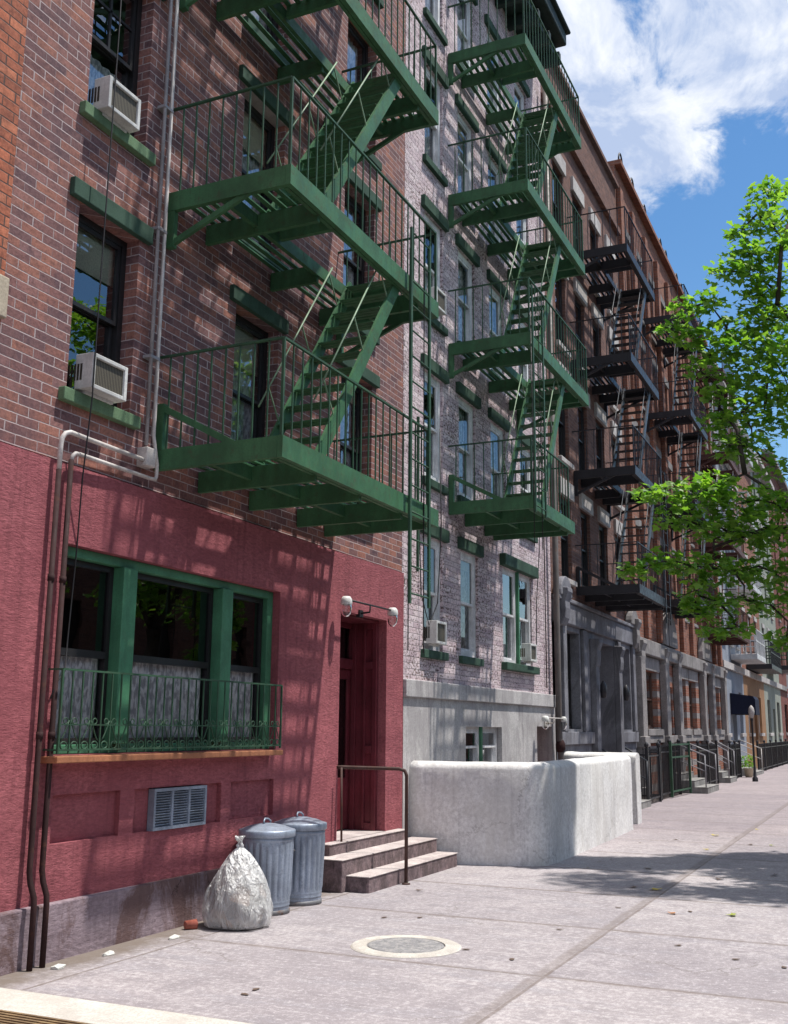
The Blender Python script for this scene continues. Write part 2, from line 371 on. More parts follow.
M['kerb'] = rough_mat('granite_kerb', (.4, .39, .38), (.32, .31, .3), sc=6, bump=.3, bsc=80)
M['asphalt'] = rough_mat('asphalt', (.05, .05, .052), (.04, .04, .042), sc=3, bump=.6, bsc=120)
M['plate'] = rough_mat('tan_ribbed_plate', (.34, .24, .13), (.25, .17, .09), sc=8, bump=.4, bsc=70, stain=(.12, .08, .05))
M['manhole'] = rough_mat('dull_iron_cover', (.30, .295, .30), (.2, .2, .205), sc=40, bump=.9, bsc=90, spec=.4, stain=(.42, .4, .38), stain_amt=.5)
M['manring'] = rough_mat('cement_ring', (.66, .63, .56), (.56, .53, .48), sc=9, bump=.5, bsc=90, stain=(.38, .34, .3))

def leaf_mat(name, a, b, tr=.52):
    t = NT(name); oi = t.n('NewGeometry', out='Random Per Island'); P = t.pos()
    c = t.mix(oi, a, b)
    d = t.pbr(c, .45, spec=.35)
    tl = t.n('BsdfTranslucent', Color=t.mix(1.0, c, (1.35, 1.5, .55), 'MULTIPLY'))
    mx = t.t.nodes.new('ShaderNodeMixShader'); t.set(mx.inputs[0], tr); t.set(mx.inputs[1], d); t.set(mx.inputs[2], tl)
    return t.done(mx.outputs[0])
M['leaf'] = leaf_mat('maple_leaves', (.10, .235, .038), (.26, .41, .08))
M['bark'] = rough_mat('grey_bark', (.10, .082, .07), (.055, .045, .04), sc=12, bump=.9, bsc=30, aniso=(1, 1, .25), dist=.02)
M['yleaf'] = leaf_mat('yellow_fallen_leaf', (.6, .44, .05), (.5, .42, .08), .1)
M['bleaf'] = leaf_mat('brown_fallen_leaf', (.17, .12, .09), (.12, .085, .07), .05)
M['gleaf'] = leaf_mat('pale_green_fallen_leaf', (.34, .38, .08), (.3, .34, .07), .1)
M['oleaf'] = leaf_mat('orange_fallen_leaf', (.45, .16, .05), (.4, .2, .08), .1)

def bag_mat():
    t = NT('clear_plastic_film'); P = t.pos()
    w = t.noise(t.scale(P, (1, 1, .4)), 7, 3, .5, dist=1.6); w2 = t.noise(t.scale(P, (1, 1, .45)), 19, 3, .5, dist=1.2)
    rdg = t.m_('SUBTRACT', 1.0, t.m_('ABSOLUTE', t.m_('MULTIPLY', t.m_('SUBTRACT', w2, .5), 5.0)))
    lw = t.n('LayerWeight', out='Facing', Blend=.3)
    b = t.bump(t.m_('ADD', t.m_('MULTIPLY', w, 1.2), t.m_('MULTIPLY', rdg, .22)), 1.0, .05)
    tr = t.n('BsdfTransparent', Color=(.94, .94, .93))
    pb = t.pbr((.80, .80, .79), .2, b, spec=.9)
    px, py, pz = t.sep(P)
    f = t.m_('ADD', t.m_('ADD', t.mr(w, .4, .62, .26, .55), t.m_('MULTIPLY', lw, .3)), t.mr(pz, .30, .58, 0, .35), clamp=True)
    mx = t.t.nodes.new('ShaderNodeMixShader'); t.set(mx.inputs[0], f); t.set(mx.inputs[1], tr); t.set(mx.inputs[2], pb)
    return t.done(mx.outputs[0])
M['bag'] = bag_mat()
def trash_mat():
    t = NT('assorted_rubbish'); P = t.pos()
    vo = t.t.nodes.new('ShaderNodeTexVoronoi'); t.set(vo.inputs['Vector'], P); vo.inputs['Scale'].default_value = 9
    f = t.sep(vo.outputs['Color'])[0]
    c = t.ramp(f, [(0, (.16, .155, .15)), (.25, (.28, .27, .265)), (.42, (.36, .35, .34)), (.58, (.36, .27, .22)), (.72, (.2, .2, .215)), (.86, (.34, .33, .32))]
, 'LINEAR')
    return t.done(t.pbr(c, .6, t.bump(vo.outputs['Distance'], .4, .03)))
M['trash'] = trash_mat()

# ------------------------------------------------------------------ world, sun, camera
SUN = V((.5, -1., 3.)).normalized()
el = math.asin(SUN.z); rot = math.atan2(SUN.x, SUN.y)
w = bpy.data.worlds.new('World'); S.world = w; w.use_nodes = True
t = NT.__new__(NT); t.t = w.node_tree; t.t.nodes.clear(); t.m = w
out = t.t.nodes.new('ShaderNodeOutputWorld')
sky = t.t.nodes.new('ShaderNodeTexSky'); sky.sky_type = 'NISHITA'; sky.sun_disc = False
sky.sun_elevation = el; sky.sun_rotation = rot; sky.air_density = 1.15; sky.dust_density = .35; sky.ozone_density = 2.2
D = t.n('TexCoord', out='Generated')
dx, dy, dz = t.sep(t.n('VectorMath', props={'operation': 'NORMALIZE'}, _0=D))
inv = t.m_('DIVIDE', 1.0, t.m_('MAXIMUM', t.m_('ADD', dz, .12), .05))
Q = t.comb(t.m_('MULTIPLY', dx, inv), t.m_('MULTIPLY', dy, inv), 0)
c1 = t.noise(t.n('VectorMath', props={'operation': 'ADD'}, _0=t.scale(Q, (1.0, 1.35, 1)), _1=(3.1, 1.7, 0)), 4.6, 12, .62, dist=.45)
c2 = t.noise(t.n('VectorMath', props={'operation': 'ADD'}, _0=Q, _1=(7.3, 2.2, 0)), .9, 2, .5)
SKYSET = dict(thr=.50)
# a bank of cumulus high up ahead, clear sky lower down
bk = t.m_('ADD', t.m_('ADD', t.m_('MULTIPLY', dx, .491), t.m_('MULTIPLY', dy, -.281)), t.m_('MULTIPLY', dz, -.825))
bank = t.mr(bk, .10, -.03) if False else t.mr(t.m_('MULTIPLY', bk, -1.0), -.07, .035)
cov = t.m_('ADD', t.m_('ADD', c1, t.m_('MULTIPLY', t.m_('SUBTRACT', c2, .5), .35)), t.m_('MULTIPLY', t.m_('SUBTRACT', bank, .5), .36))
dens = t.mr(cov, .49, .63, smooth=True)
shade = t.mr(t.noise(t.n('VectorMath', props={'operation': 'ADD'}, _0=t.scale(Q, (1.0, 1.35, 1)), _1=(3.16, 1.62, 0)), 4.6, 12, .62, dist=.45), .36, .56)
ccol = t.mix(shade, (6.6, 6.8, 7.2), (3.3, 4.0, 5.5))
skyb = t.n('HueSaturation', Color=sky.outputs[0], Saturation=1.25, Value=.95)
skyc = t.mix(t.m_('MULTIPLY', dens, .95), skyb, ccol)
bg = t.t.nodes.new('ShaderNodeBackground'); t.set(bg.inputs[0], skyc); bg.inputs[1].default_value = .125
t.t.links.new(bg.outputs[0], out.inputs[0])

L = bpy.data.lights.new('Sun', 'SUN'); L.energy = 5.0; L.angle = math.radians(1.0); L.color = (1, .955, .89)
lo = bpy.data.objects.new('Sun', L); COL.objects.link(lo); lo.rotation_euler = SUN.to_track_quat('Z', 'Y').to_euler(); lo.location = (5, -8, 20)

cam = bpy.data.cameras.new('Camera'); co = bpy.data.objects.new('Camera', cam); COL.objects.link(co); S.camera = co
FPX = 1061.383; PI_, YA, RO = [math.radians(a) for a in (11.4772, 24.7456, .5082)]
fw = V((math.cos(PI_) * math.cos(YA), math.cos(PI_) * math.sin(YA), math.sin(PI_)))
r0 = V((math.sin(YA), -math.cos(YA), 0)); u0 = r0.cross(fw)
rr = math.cos(RO) * r0 + math.sin(RO) * u0; uu = -math.sin(RO) * r0 + math.cos(RO) * u0
CAM = V((0, -5.39, 1.6))
co.matrix_world = Matrix(((rr.x, uu.x, -fw.x, CAM.x), (rr.y, uu.y, -fw.y, CAM.y), (rr.z, uu.z, -fw.z, CAM.z), (0, 0, 0, 1)))
cam.sensor_fit = 'HORIZONTAL'; cam.sensor_width = 36; cam.lens = FPX * 36 / 788; cam.clip_end = 2000; cam.clip_start = .05
S.view_settings.view_transform = 'Standard'; S.view_settings.look = 'None'; S.view_settings.gamma = 1; S.view_settings.exposure = 0.32
S.render.engine = 'CYCLES'; S.cycles.max_bounces = 8; S.cycles.transparent_max_bounces = 16

# ------------------------------------------------------------------ ground
def sheet(name, x0, x1, y0, y1, z, mat):
    return struct(MB().quad((x0, y0, z), (x1, y0, z), (x1, y1, z), (x0, y1, z)).build(name, mat))
sheet('ground', -700, 900, -700, 700, -.16, M['asphalt'])
mb = MB().box(-30, 160, -5.0, .8, -.3, 0); struct(mb.build('pavement', M['pavement']))
mb = MB()
for i in range(60): mb.box(-30 + i * 3.1, -26.91 + i * 3.1, -5.18, -5.003, -.3, .004)
struct(mb.build('kerb', M['kerb'], bevel=.012))
struct(MB().box(4.97, 5.36, -4.98, -.05, -.02, .006).build('cement_strip', M['strip']))
mb = MB().box(3.6, 4.955, -2.6, -.1, -.02, .004)
for i in range(34): mb.bar((3.62 + i * .04, -2.58, .006), (3.62 + i * .04, -.12, .006), .018, .012)
tag(mb.build('cellar_hatch', M['plate']), 'tan ribbed metal hatch plate set in the pavement beside the pale cement strip', 'hatch')

# ------------------------------------------------------------------ building helpers
def wall(mb, x0, x1, z0, z1, ops, y=0., depth=.22, back=None):
    """front sheet with openings (ox0, ox1, oz0, oz1[, depth, closed]) and reveals"""
    xs = sorted({x0, x1} | {c for o in ops for c in o[:2]}); zs = sorted({z0, z1} | {c for o in ops for c in o[2:4]})
    for i in range(len(xs) - 1):
        for k in range(len(zs) - 1):
            cx, cz = (xs[i] + xs[i + 1]) / 2, (zs[k] + zs[k + 1]) / 2
            if any(o[0] < cx < o[1] and o[2] < cz < o[3] for o in ops): continue
            mb.quad((xs[i], y, zs[k]), (xs[i + 1], y, zs[k]), (xs[i + 1], y, zs[k + 1]), (xs[i], y, zs[k + 1]))
    for o in ops:
        a, b, c, d = o[:4]; e = y + (o[4] if len(o) > 4 else depth)
        mb.quad((a, y, c), (a, y, d), (a, e, d), (a, e, c)); mb.quad((b, y, c), (b, e, c), (b, e, d), (b, y, d))
        mb.quad((a, y, d), (b, y, d), (b, e, d), (a, e, d)); mb.quad((a, y, c), (a, e, c), (b, e, c), (b, y, c))
        if len(o) > 5: mb.quad((a, e, c), (b, e, c), (b, e, d), (a, e, d))
    return mb

def shell(b, x0, x1, z1, y=.05, depth=11., mat=None, roofmat=None):
    """side and back walls, roof: closes the house so that its rooms are dark"""
    mb = MB()
    mb.quad((x0, y, 0), (x0, y, z1), (x0, depth, z1), (x0, depth, 0)); mb.quad((x1, y, 0), (x1, depth, 0), (x1, depth, z1), (x1, y, z1))
    mb.quad((x0, depth, 0), (x0, depth, z1), (x1, depth, z1), (x1, depth, 0))
    mb.build('side_wall', mat, b)
    mb = MB().box(x0 + .01, x1 - .01, y + .01, depth - .01, z1 - .25, z1 - .02)
    mb.build('roof', roofmat or M['roof'], b)

def window(b, x0, x1, z0, z1, y=.13, fr='blackframe', fw_=.055, sill=None, lintel=None, blind=0, curtain=0, bars=0, pane='glass', meet=.5, yw=.0, vbar=False, room=True):
    """double hung sash window: frame mesh with pane, sill, lintel, blind, curtain as sub-parts"""
    f = MB(); zm = z0 + (z1 - z0) * meet; e = .001
    f.box(x0 + e, x0 + fw_, y, y + .09, z0, z1 - e); f.box(x1 - fw_, x1 - e, y, y + .09, z0, z1 - e)
    f.box(x0 + fw_ + e, x1 - fw_ - e, y + .002, y + .088, z1 - fw_, z1 - e); f.box(x0 + fw_ + e, x1 - fw_ - e, y + .002, y + .088, z0 + e, z0 + fw_ * 1.1)
    s = .035
    for (a, c, yy) in ((zm, z1 - fw_ - e, y + .012), (z0 + fw_ * 1.1 + e, zm + .03, y + .05)):
        f.box(x0 + fw_ + e, x0 + fw_ + s, yy, yy + .03, a, c); f.box(x1 - fw_ - s, x1 - fw_ - e, yy, yy + .03, a, c)
        f.box(x0 + fw_ + s, x1 - fw_ - s, yy + .001, yy + .029, c - s, c); f.box(x0 + fw_ + s, x1 - fw_ - s, yy + .001, yy + .029, a, a + s)
    if vbar:
        xm = (x0 + x1) / 2; f.box(xm - .012, xm + .012, y + .016, y + .038, zm + s, z1 - fw_ - s)
    if bars:
        for k in range(1, bars + 1):
            zz = zm + (z1 - zm) * k / (bars + 1); f.box(x0 + fw_ + s, x1 - fw_ - s, y + .016, y + .038, zz - .012, zz + .012)
    w_ = f.build('window', M[fr], b)
    p = MB(); xa, xb = x0 + fw_ + .01, x1 - fw_ - .01
    p.quad((xa, y + .027, zm), (xb, y + .027, zm), (xb, y + .027, z1 - fw_), (xa, y + .027, z1 - fw_))
    p.quad((xa, y + .065, z0 + fw_), (xb, y + .065, z0 + fw_), (xb, y + .065, zm + .02), (xa, y + .065, zm + .02))
    p.build('pane', M[pane], w_)
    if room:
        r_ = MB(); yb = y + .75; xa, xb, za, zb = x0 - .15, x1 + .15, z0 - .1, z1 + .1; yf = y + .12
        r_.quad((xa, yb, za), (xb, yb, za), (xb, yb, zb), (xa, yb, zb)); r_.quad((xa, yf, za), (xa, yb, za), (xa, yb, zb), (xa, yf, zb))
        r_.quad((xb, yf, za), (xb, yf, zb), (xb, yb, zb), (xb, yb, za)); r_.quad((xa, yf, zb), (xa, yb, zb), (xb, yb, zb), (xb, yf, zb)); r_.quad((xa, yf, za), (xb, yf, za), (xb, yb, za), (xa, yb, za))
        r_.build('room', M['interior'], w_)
    if sill:
        MB().box(x0 - sill[1], x1 + sill[1], yw - sill[2], y + .02, z0 - sill[3], z0 - .002).build('sill', M[sill[0]], w_, bevel=.008)
    if lintel:
        MB().box(x0 - lintel[1], x1 + lintel[1], yw - lintel[2], y + .02, z1 + .002, z1 + lintel[3]).build('lintel', M[lintel[0]], w_, bevel=.008)
    if blind:
        MB().box(x0 + fw_, x1 - fw_, y + .072, y + .078, z1 - (z1 - z0) * blind, z1 - .02).build('blind', M['blindc'], w_)
    if curtain:
        drape(w_, x0 + fw_, x1 - fw_, z0 + .03, z0 + .03 + (z1 - z0 - .06) * curtain, y + .115)
    return w_

def drape(par, x0, x1, z0, z1, y, amp=.018, folds=9., gap=None):
    mb = MB(); n = max(12, int((x1 - x0) * 60)); vs = []
    for i in range(n + 1):
        u = i / n; x = x0 + (x1 - x0) * u
        yy = y + amp * math.sin(u * (x1 - x0) * folds * 6.28 + math.sin(u * 17) * .9) + .006 * math.sin(u * 57)
        vs += [(x, yy, z0), (x, yy * .6 + y * .4, z1)]
    mb.add(vs, [(2 * i, 2 * i + 2, 2 * i + 3, 2 * i + 1) for i in range(n)], True)
    return mb.build('curtain', M['curtain'], par)

# ------------------------------------------------------------------ fire escapes
def fire_escape(label, x0, x1, zs, d, mats, stair=(.75, 2.4), group=None, ladder=True, rail_h=.82, x1_first=None, lad=(2.38, -1.08), name='fire_escape', roof_ladder=None, spacing=.15):
    mP, mS, mH, mR = [M[k] for k in mats]
    fe = thing(name, label, 'fire escape', (x0, 0, zs[0]), group)
    hh = .18
    for i, z in enumerate(zs):
        xe = x1_first if (i == 0 and x1_first) else x1
        sx0, sx1 = x0 + stair[0] + .22, x0 + stair[1] + .05
        hole = i > 0
        ys = -.50 * d / 1.2
        # platform: outer channel frame
        p = MB()
        p.box(x0, xe, -d, -d + .05, z - hh, z)
        p.box(x0, x0 + .05, -d + .052, .04, z - hh + .003, z - .002); p.box(xe - .05, xe, -d + .052, .04, z - hh + .003, z - .002)
        p.box(x0 + .053, xe - .053, -d + .054, -d + .09, z - hh - .004, z - hh + .012)
        pl = p.build('platform', mP, fe)
        g = MB(); ns = 11
        for k in range(ns):
            yy = -d + .10 + (d - .12) * k / (ns - 1)
            segs = [(x0 + .055, xe - .055)]
            if hole and yy < ys - .01: segs = [(x0 + .055, sx0), (sx1, xe - .055)]
            for a, b2 in segs:
                if b2 > a: g.box(a, b2, yy - .025, yy + .025, z - .028, z - .014)
        g.build('grating', mP, pl)
        bm_ = MB()
        xs = [x0 + .66, x0 + 1.5, x0 + 2.42, xe - .22] if i == 0 else [x0 + .60, x0 + (1.75 if hole else 1.5), xe - .45]
        for n_, xx in enumerate(xs):
            yo = -d + .06
            if hole and n_ == 1: yo = ys
            if xx < xe - .1: bm_.box(xx - .022, xx + .022, yo, .04, z - hh - .055, z - .048)
        bm_.box(x0 + .06, xe - .06, ys - .022, ys + .022, z - hh + .01, z - .049)
        if hole: bm_.box(sx0 - .03, sx0 + .02, -d + .06, ys - .03, z - hh + .04, z - .01); bm_.box(sx1 - .02, sx1 + .03, -d + .06, ys - .03, z - hh + .04, z - .01)
        bm_.build('beam', mP, pl)
        # wall brackets
        for xx in (x0 + .03, xe - .03):
            br = MB()
            if i == 0 and xx < (x0 + xe) / 2:
                br.box(xx - .028, xx + .028, -.03, .04, z + .001, z + .40); br.bar((xx, -.0, z + .37), (xx, -d * .62, z - .03), .045, .055)
            elif i > 0:
                br.box(xx - .028, xx + .028, -.03, .04, z - .52, z - hh); br.bar((xx, 0, z - .48), (xx, -d * .72, z - .12), .035, .05)
            if br.v: br.build('bracket', mP, pl)
        # railing
        r_ = MB(); zt = z + rail_h; xr = xe - .25 if i == 0 else xe - .03
        yo = -d + .025
        r_.bar((x0 + .02, .05, zt), (x0 + .02, yo, zt), .026, .018); r_.bar((xr, .05, zt), (xr, yo, zt), .026, .018); r_.bar((x0 + .02, yo, zt), (xr, yo, zt), .026, .018)
        n_ = int((xr - x0) / spacing)
        for k in range(n_ + 1):
            xx = x0 + .02 + (xr - x0 - .02) * k / n_
            r_.bar((xx, yo, z - .02), (xx, yo, zt), .022 if k in (0, n_) else .012)
        ne = int(d / spacing)
        for k in range(1, ne + 1):
            yy = yo + (d - .02) * k / (ne + .5)
            for xx in (x0 + .02, xr): r_.bar((xx, yy, z - .02), (xx, yy, zt), .012)
        r_.build('railing', mR, fe)
        # stair to the next platform
        if i + 1 < len(zs) and stair:
            z2 = zs[i + 1]; a, b2 = x0 + stair[0], x0 + stair[1]
            y0_, y1_ = -d + .09, ys - .05
            s = MB()
            for yy in (y0_, y1_): s.bar((a, yy, z), (b2, yy, z2 - .03), .03, .13)
            st = s.build('stair', mS, fe)
            nt = 11
            for k in range(1, nt + 1):
                tr = MB(); u = k / (nt + .5); xx = a + (b2 - a) * u; zz = z + (z2 - z) * u
                for q in range(3): tr.box(xx - .09 + q * .062, xx - .04 + q * .062, y0_ + .018, y1_ - .018, zz - .005, zz + .005)
                tr.build('tread', mP, st)
            dirv = V((b2 - a, 0, z2 - z)).normalized(); nrm = V((-dirv.z, 0, dirv.x))
            for yy in (y0_, y1_):
                h = MB(); p0 = V((a, yy, z)) + dirv * .35 + nrm * .36; p1 = V((b2, yy, z2)) - dirv * .25 + nrm * .36
                h.tube([p0, p1], .009, 6)
                for u in (.12, .55, .95):
                    q = p0.lerp(p1, u); h.bar(q, q - nrm * .34 - dirv * .12, .011)
                h.build('handrail', mH, st)
    if ladder:
        xa, xb = x0 + lad[0], x0 + lad[0] + .48
        yl = -d - .05; zt = zs[1] + .5; zb = zs[0] + lad[1]
        l = MB()
        for xx in (xa, xb): l.bar((xx, yl, zb), (xx, yl, zt), .022, .04)
        lad = l.build('ladder', mR, fe)
        k = 0
        while zb + .1 + k * .27 < zt: MB().tube([(xa, yl, zb + .1 + k * .27), (xb, yl, zb + .1 + k * .27)], .009, 6).build('rung', mR, lad); k += 1
        c = MB()
        for xx in (xa + .06, xb - .04): c.tube([(xx, yl + .045, zt - .2), (xx + .01, yl + .045, zb - .45)], .006, 5)
        c.build('cable', M['cable'], lad)
    return fe

GRN = ('green', 'green', 'mint', 'greenrail'); BLK = ('black', 'blackgrey', 'blackgrey', 'black'); RST = ('rust', 'rust', 'whiteiron', 'rust')

# ================================================================== house 0: orange neighbour at the left edge
b0 = thing('brick_building', 'bright orange brick house at the left edge of the photo', 'building', (0, 0, 0))
mb = wall(MB(), -6, 5.19, 0, 14.5, [(2.6, 5.09, 2.0, 4.1), (.4, 1.8, 5, 6.6)], y=.03, depth=.2); mb.build('wall', M['brick0'], b0)
shell(b0, -6, 5.185, 14.5, mat=M['brick0'])
MB().box(2.5, 5.195, -.02, .2, 4.36, 4.66).build('stone_block', M['cream'], b0, bevel=.01)
window(b0, 2.6, 5.09, 2.0, 4.1, y=.15, fr='blackframe', yw=.03, room=True); window(b0, .4, 1.8, 5, 6.6, y=.15, yw=.03)

# ================================================================== house 1: red stucco shopfront, brown brick above
b1 = thing('tenement_building', 'tenement with a red stucco ground floor under brownish red brick', 'building', (8.6, 0, 0))
YB = .05; YS = .02
panels = [(6.03, 6.77, .775, 1.11, .045, 1), (6.94, 8.15, .775, 1.11, .045, 1), (8.30, 9.04, .775, 1.11, .045, 1)]
BAY = (6.0, 9.06, 1.385, 2.91); DOOR = (10.36, 11.56, .42, 2.86)
wall(MB(), 5.2, 12.05, .385, 3.5, panels + [(*BAY, .2), (*DOOR, .62)], y=YS).build('stucco_wall', M['stucco'], b1)
mb = MB().quad((5.2, YS, 3.5), (12.05, YS, 3.5), (12.05, YB + .03, 3.515), (5.2, YB + .03, 3.515))
mb.quad((12.05, YS, 0), (12.05, .4, 0), (12.05, .4, 3.5), (12.05, YS, 3.5)); mb.build('stucco_edge', M['stucco'], b1)
mb = MB().box(5.2, 10.0, -.03, .3, -.02, .387); mb.build('plinth', M['plinth'], b1, bevel=.012)
MB().box(11.9, 12.05, -.03, .3, -.02, .387).build('plinth', M['plinth'], b1, bevel=.012)
ops = []; R = 2.35
for r in range(4):
    ops += [(5.9, 6.64, 4.07 + R * r, 5.6 + R * r), (8.12, 8.92, 3.98 + R * r, 5.6 + R * r), (10.32, 11.14, 3.98 + R * r, 5.68 + R * r)]
wall(MB(), 5.2, 12.05, 3.515, 14.2, ops, y=YB, depth=.2).build('brick_wall', M['brick1'], b1)
shell(b1, 5.2, 12.045, 14.2, mat=M['brick1'])
MB().box(5.15, 12.1, -.4, .1, 13.85, 14.35).build('cornice', M['cornice'], b1, bevel=.03)
for i, o in enumerate(ops):
    c, r = i % 3, i // 3
    window(b1, *o[:4], y=YB + .13, fr='blackframe', yw=YB, fw_=.06,
           sill=('greenstone' if c == 0 else 'greendark', .08, .06, .105), lintel=('greendark', .12, .05, .15),
           blind={0: .27, 4: .3, 1: .30, 2: .14}.get(i, 0), curtain=(.0 if i == 0 else .45 if c == 0 else .97), bars=1 if (c == 0 and r == 1) else 0, vbar=(c == 0 and r == 1))
# bay window
f = MB(); y = .15; x0, x1, z0, z1 = BAY; e = .002
f.box(x0 + e, x0 + .07, y - .03, y + .06, z0, z1 - e); f.box(x1 - .1, x1 - e, y - .05, y + .06, z0, z1 - e)
f.box(x0 + .071, x1 - .101, y - .06, y + .06, z1 - .075, z1 - e); f.box(x0 + .071, x1 - .101, y - .02, y + .06, z0 + e, z0 + .07)
for a, b_ in ((6.70, 6.87), (8.10, 8.27)): f.box(a, b_, .05, .2, z0 + .072, z1 - .077)
bay = f.build('bay_window', M['greenwood'], b1, bevel=.006)
for a, b_ in ((6.072, 6.698), (6.872, 8.098), (8.272, 8.958)):
    s = MB(); zm = 2.13; za, zb = z0 + .072, z1 - .078; k = .045
    s.box(a, a + k, .155, .20, za, zb); s.box(b_ - k, b_, .155, .20, za, zb); s.box(a + k, b_ - k, .156, .199, zb - k, zb); s.box(a + k, b_ - k, .156, .199, za, za + k); s.box(a + k, b_ - k, .15, .202, zm - .025, zm + .03)
    sh = s.build('sash', M['blackframe'], bay)
    MB().quad((a + k, .185, za + k), (b_ - k, .185, za + k), (b_ - k, .185, zm - .025), (a + k, .185, zm - .025)).build('pane', M['glassclear'], bay)
    MB().quad((a + k, .175, zm + .03), (b_ - k, .175, zm + .03), (b_ - k, .175, zb - k), (a + k, .175, zb - k)).build('pane', M['glassdark'], bay)
    drape(bay, a + .03, b_ - .03, za, zm + .02, .225, amp=.014, folds=8)
r_ = MB(); xa, xb, za, zb, yf, yb = 5.95, 9.15, 1.3, 3.0, .24, 1.3
r_.quad((xa, yb, za), (xb, yb, za), (xb, yb, zb), (xa, yb, zb)); r_.quad((xa, yf, za), (xa, yb, za), (xa, yb, zb), (xa, yf, zb)); r_.quad((xb, yf, za), (xb, yf, zb), (xb, yb, zb), (xb, yb, za))
r_.quad((xa, yf, zb), (xa, yb, zb), (xb, yb, zb), (xb, yf, zb)); r_.quad((xa, yf, za), (xb, yf, za), (xb, yb, za), (xa, yb, za)); r_.build('room', M['interior'], bay)
MB().box(5.88, 8.95, -.13, .12, 1.335, 1.382).build('window_ledge', M['sillwood'], b1, bevel=.006)
# scrollwork guard in front of the bay window
g = MB(); yg = -.11; xa, xb, za, zb = 5.90, 8.92, 1.40, 1.985
for zz, w_ in ((zb, .014), (za + .025, .014), (za + .20, .008)): g.bar((xa, yg, zz), (xb, yg, zz), w_, w_)
for xx in (xa, xb):
    for zz in (zb, za + .025): g.bar((xx, yg, zz), (xx, .03, zz), .012)
n = 28; stp = (xb - xa) / n
for i in range(n + 1): g.bar((xa + stp * i, yg, za), (xa + stp * i, yg, zb), .010 if i not in (0, n) else .016)
for i in range(n):
    cx = xa + stp * (i + .5)
    g.tube([(cx + .032 * math.cos(q), yg, za + .055 + .027 * math.sin(q)) for q in [k * 6.283 / 10 for k in range(10)]], .006, 5, closed=True)
    if i % 2 == 0:
        for sg in (-1, 1):
            g.tube([(cx + stp / 2 + sg * (.01 + .075 * u), yg, za + .09 + .14 * (1 - u) ** 1.3) for u in (0, .25, .5, .75, 1)], .005, 5)
            g.tube([(cx + stp / 2 + sg * (.045 + .022 * math.cos(q)), yg, za + .225 + .022 * math.sin(q)) for q in [k * 6.283 / 8 for k in range(8)]], .005, 5, closed=True)
g.build('window_guard', M['greenrail'], b1)
# door recess
x0, x1, z0, z1 = DOOR; yd = .46
d_ = MB().box(x0 + .002, x0 + .09, yd, yd + .07, z0, z1 - .002).box(x1 - .04, x1 - .002, yd, yd + .07, z0, z1 - .002).box(x0 + .092, x1 - .042, yd + .001, yd + .069, z1 - .09, z1 - .002).box(x0 + .092, x1 - .042, yd - .02, yd + .068, 2.28, 2.40)
fr = d_.build('door_frame', M['maroon'], b1, bevel=.006)
MB().quad((x0 + .09, yd + .04, 2.4), (x1 - .04, yd + .04, 2.4), (x1 - .04, yd + .04, z1 - .09), (x0 + .09, yd + .04, z1 - .09)).build('transom', M['glassdark'], fr)
d_ = MB(); a, b_ = x0 + .095, x1 - .045
d_.box(a, a + .14, yd + .02, yd + .06, z0 + .02, 2.275); d_.box(b_ - .06, b_, yd + .02, yd + .06, z0 + .02, 2.275)
d_.box(a + .141, b_ - .061, yd + .021, yd + .059, 2.16, 2.275); d_.box(a + .141, b_ - .061, yd + .021, yd + .059, z0 + .02, z0 + .6); d_.box(a + .25, b_ - .25, yd + .008, yd + .02, z0 + .14, z0 + .5)
dr = d_.build('door', M['maroon'], b1, bevel=.005)
MB().quad((a + .14, yd + .04, z0 + .6), (b_ - .06, yd + .04, z0 + .6), (b_ - .06, yd + .04, 2.16), (a + .14, yd + .04, 2.16)).build('pane', M['glassdark'], dr)
MB().lathe([(.001, -.075), (.02, -.074), (.032, -.055), (.028, -.03), (.012, -.015), (.012, .01)], (a + .07, yd + .02, 1.35), 14, axis='y').build('knob', M['zinc'], dr)
# panelled lining of the recess
l_ = MB()
for xx, sg in ((x0 + .003, 1), (x1 - .003, -1)):
    q0, q1 = sorted((xx, xx + sg * .025)); l_.box(q0, q1, .12, yd - .002, z0, z1 - .004)
    q2, q3 = sorted((xx + sg * .026, xx + sg * .055))
    for ya, yb_ in ((.125, .18), (.27, .30), (.40, .455)): l_.box(q2, q3, ya, yb_, z0 + .002, z1 - .006)
    for zz in (z0 + .004, 1.3, 2.28, z1 - .1): l_.box(q2, q3 - .001 if sg > 0 else q3, .181, .269, zz, zz + .09)
l_.box(x0 + .03, x1 - .03, .12, yd - .002, z1 - .03, z1 - .006)
l_.build('door_lining', M['maroon'], b1, bevel=.004)
MB().box(x0 + .002, x1 - .002, .0, yd + .1, .36, .425).build('threshold', M['step'], b1)
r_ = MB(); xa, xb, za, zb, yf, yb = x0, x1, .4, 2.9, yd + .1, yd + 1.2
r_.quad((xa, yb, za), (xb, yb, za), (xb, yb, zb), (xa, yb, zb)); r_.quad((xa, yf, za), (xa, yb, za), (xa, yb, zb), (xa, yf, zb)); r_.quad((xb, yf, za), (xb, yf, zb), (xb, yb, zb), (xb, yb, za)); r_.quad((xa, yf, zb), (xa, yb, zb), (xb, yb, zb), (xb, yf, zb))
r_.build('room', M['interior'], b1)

fire_escape('green iron fire escape with open stairs on the red and brown brick house', 6.98, 10.22, [3.86, 6.20, 8.55, 10.9], 1.2, GRN)

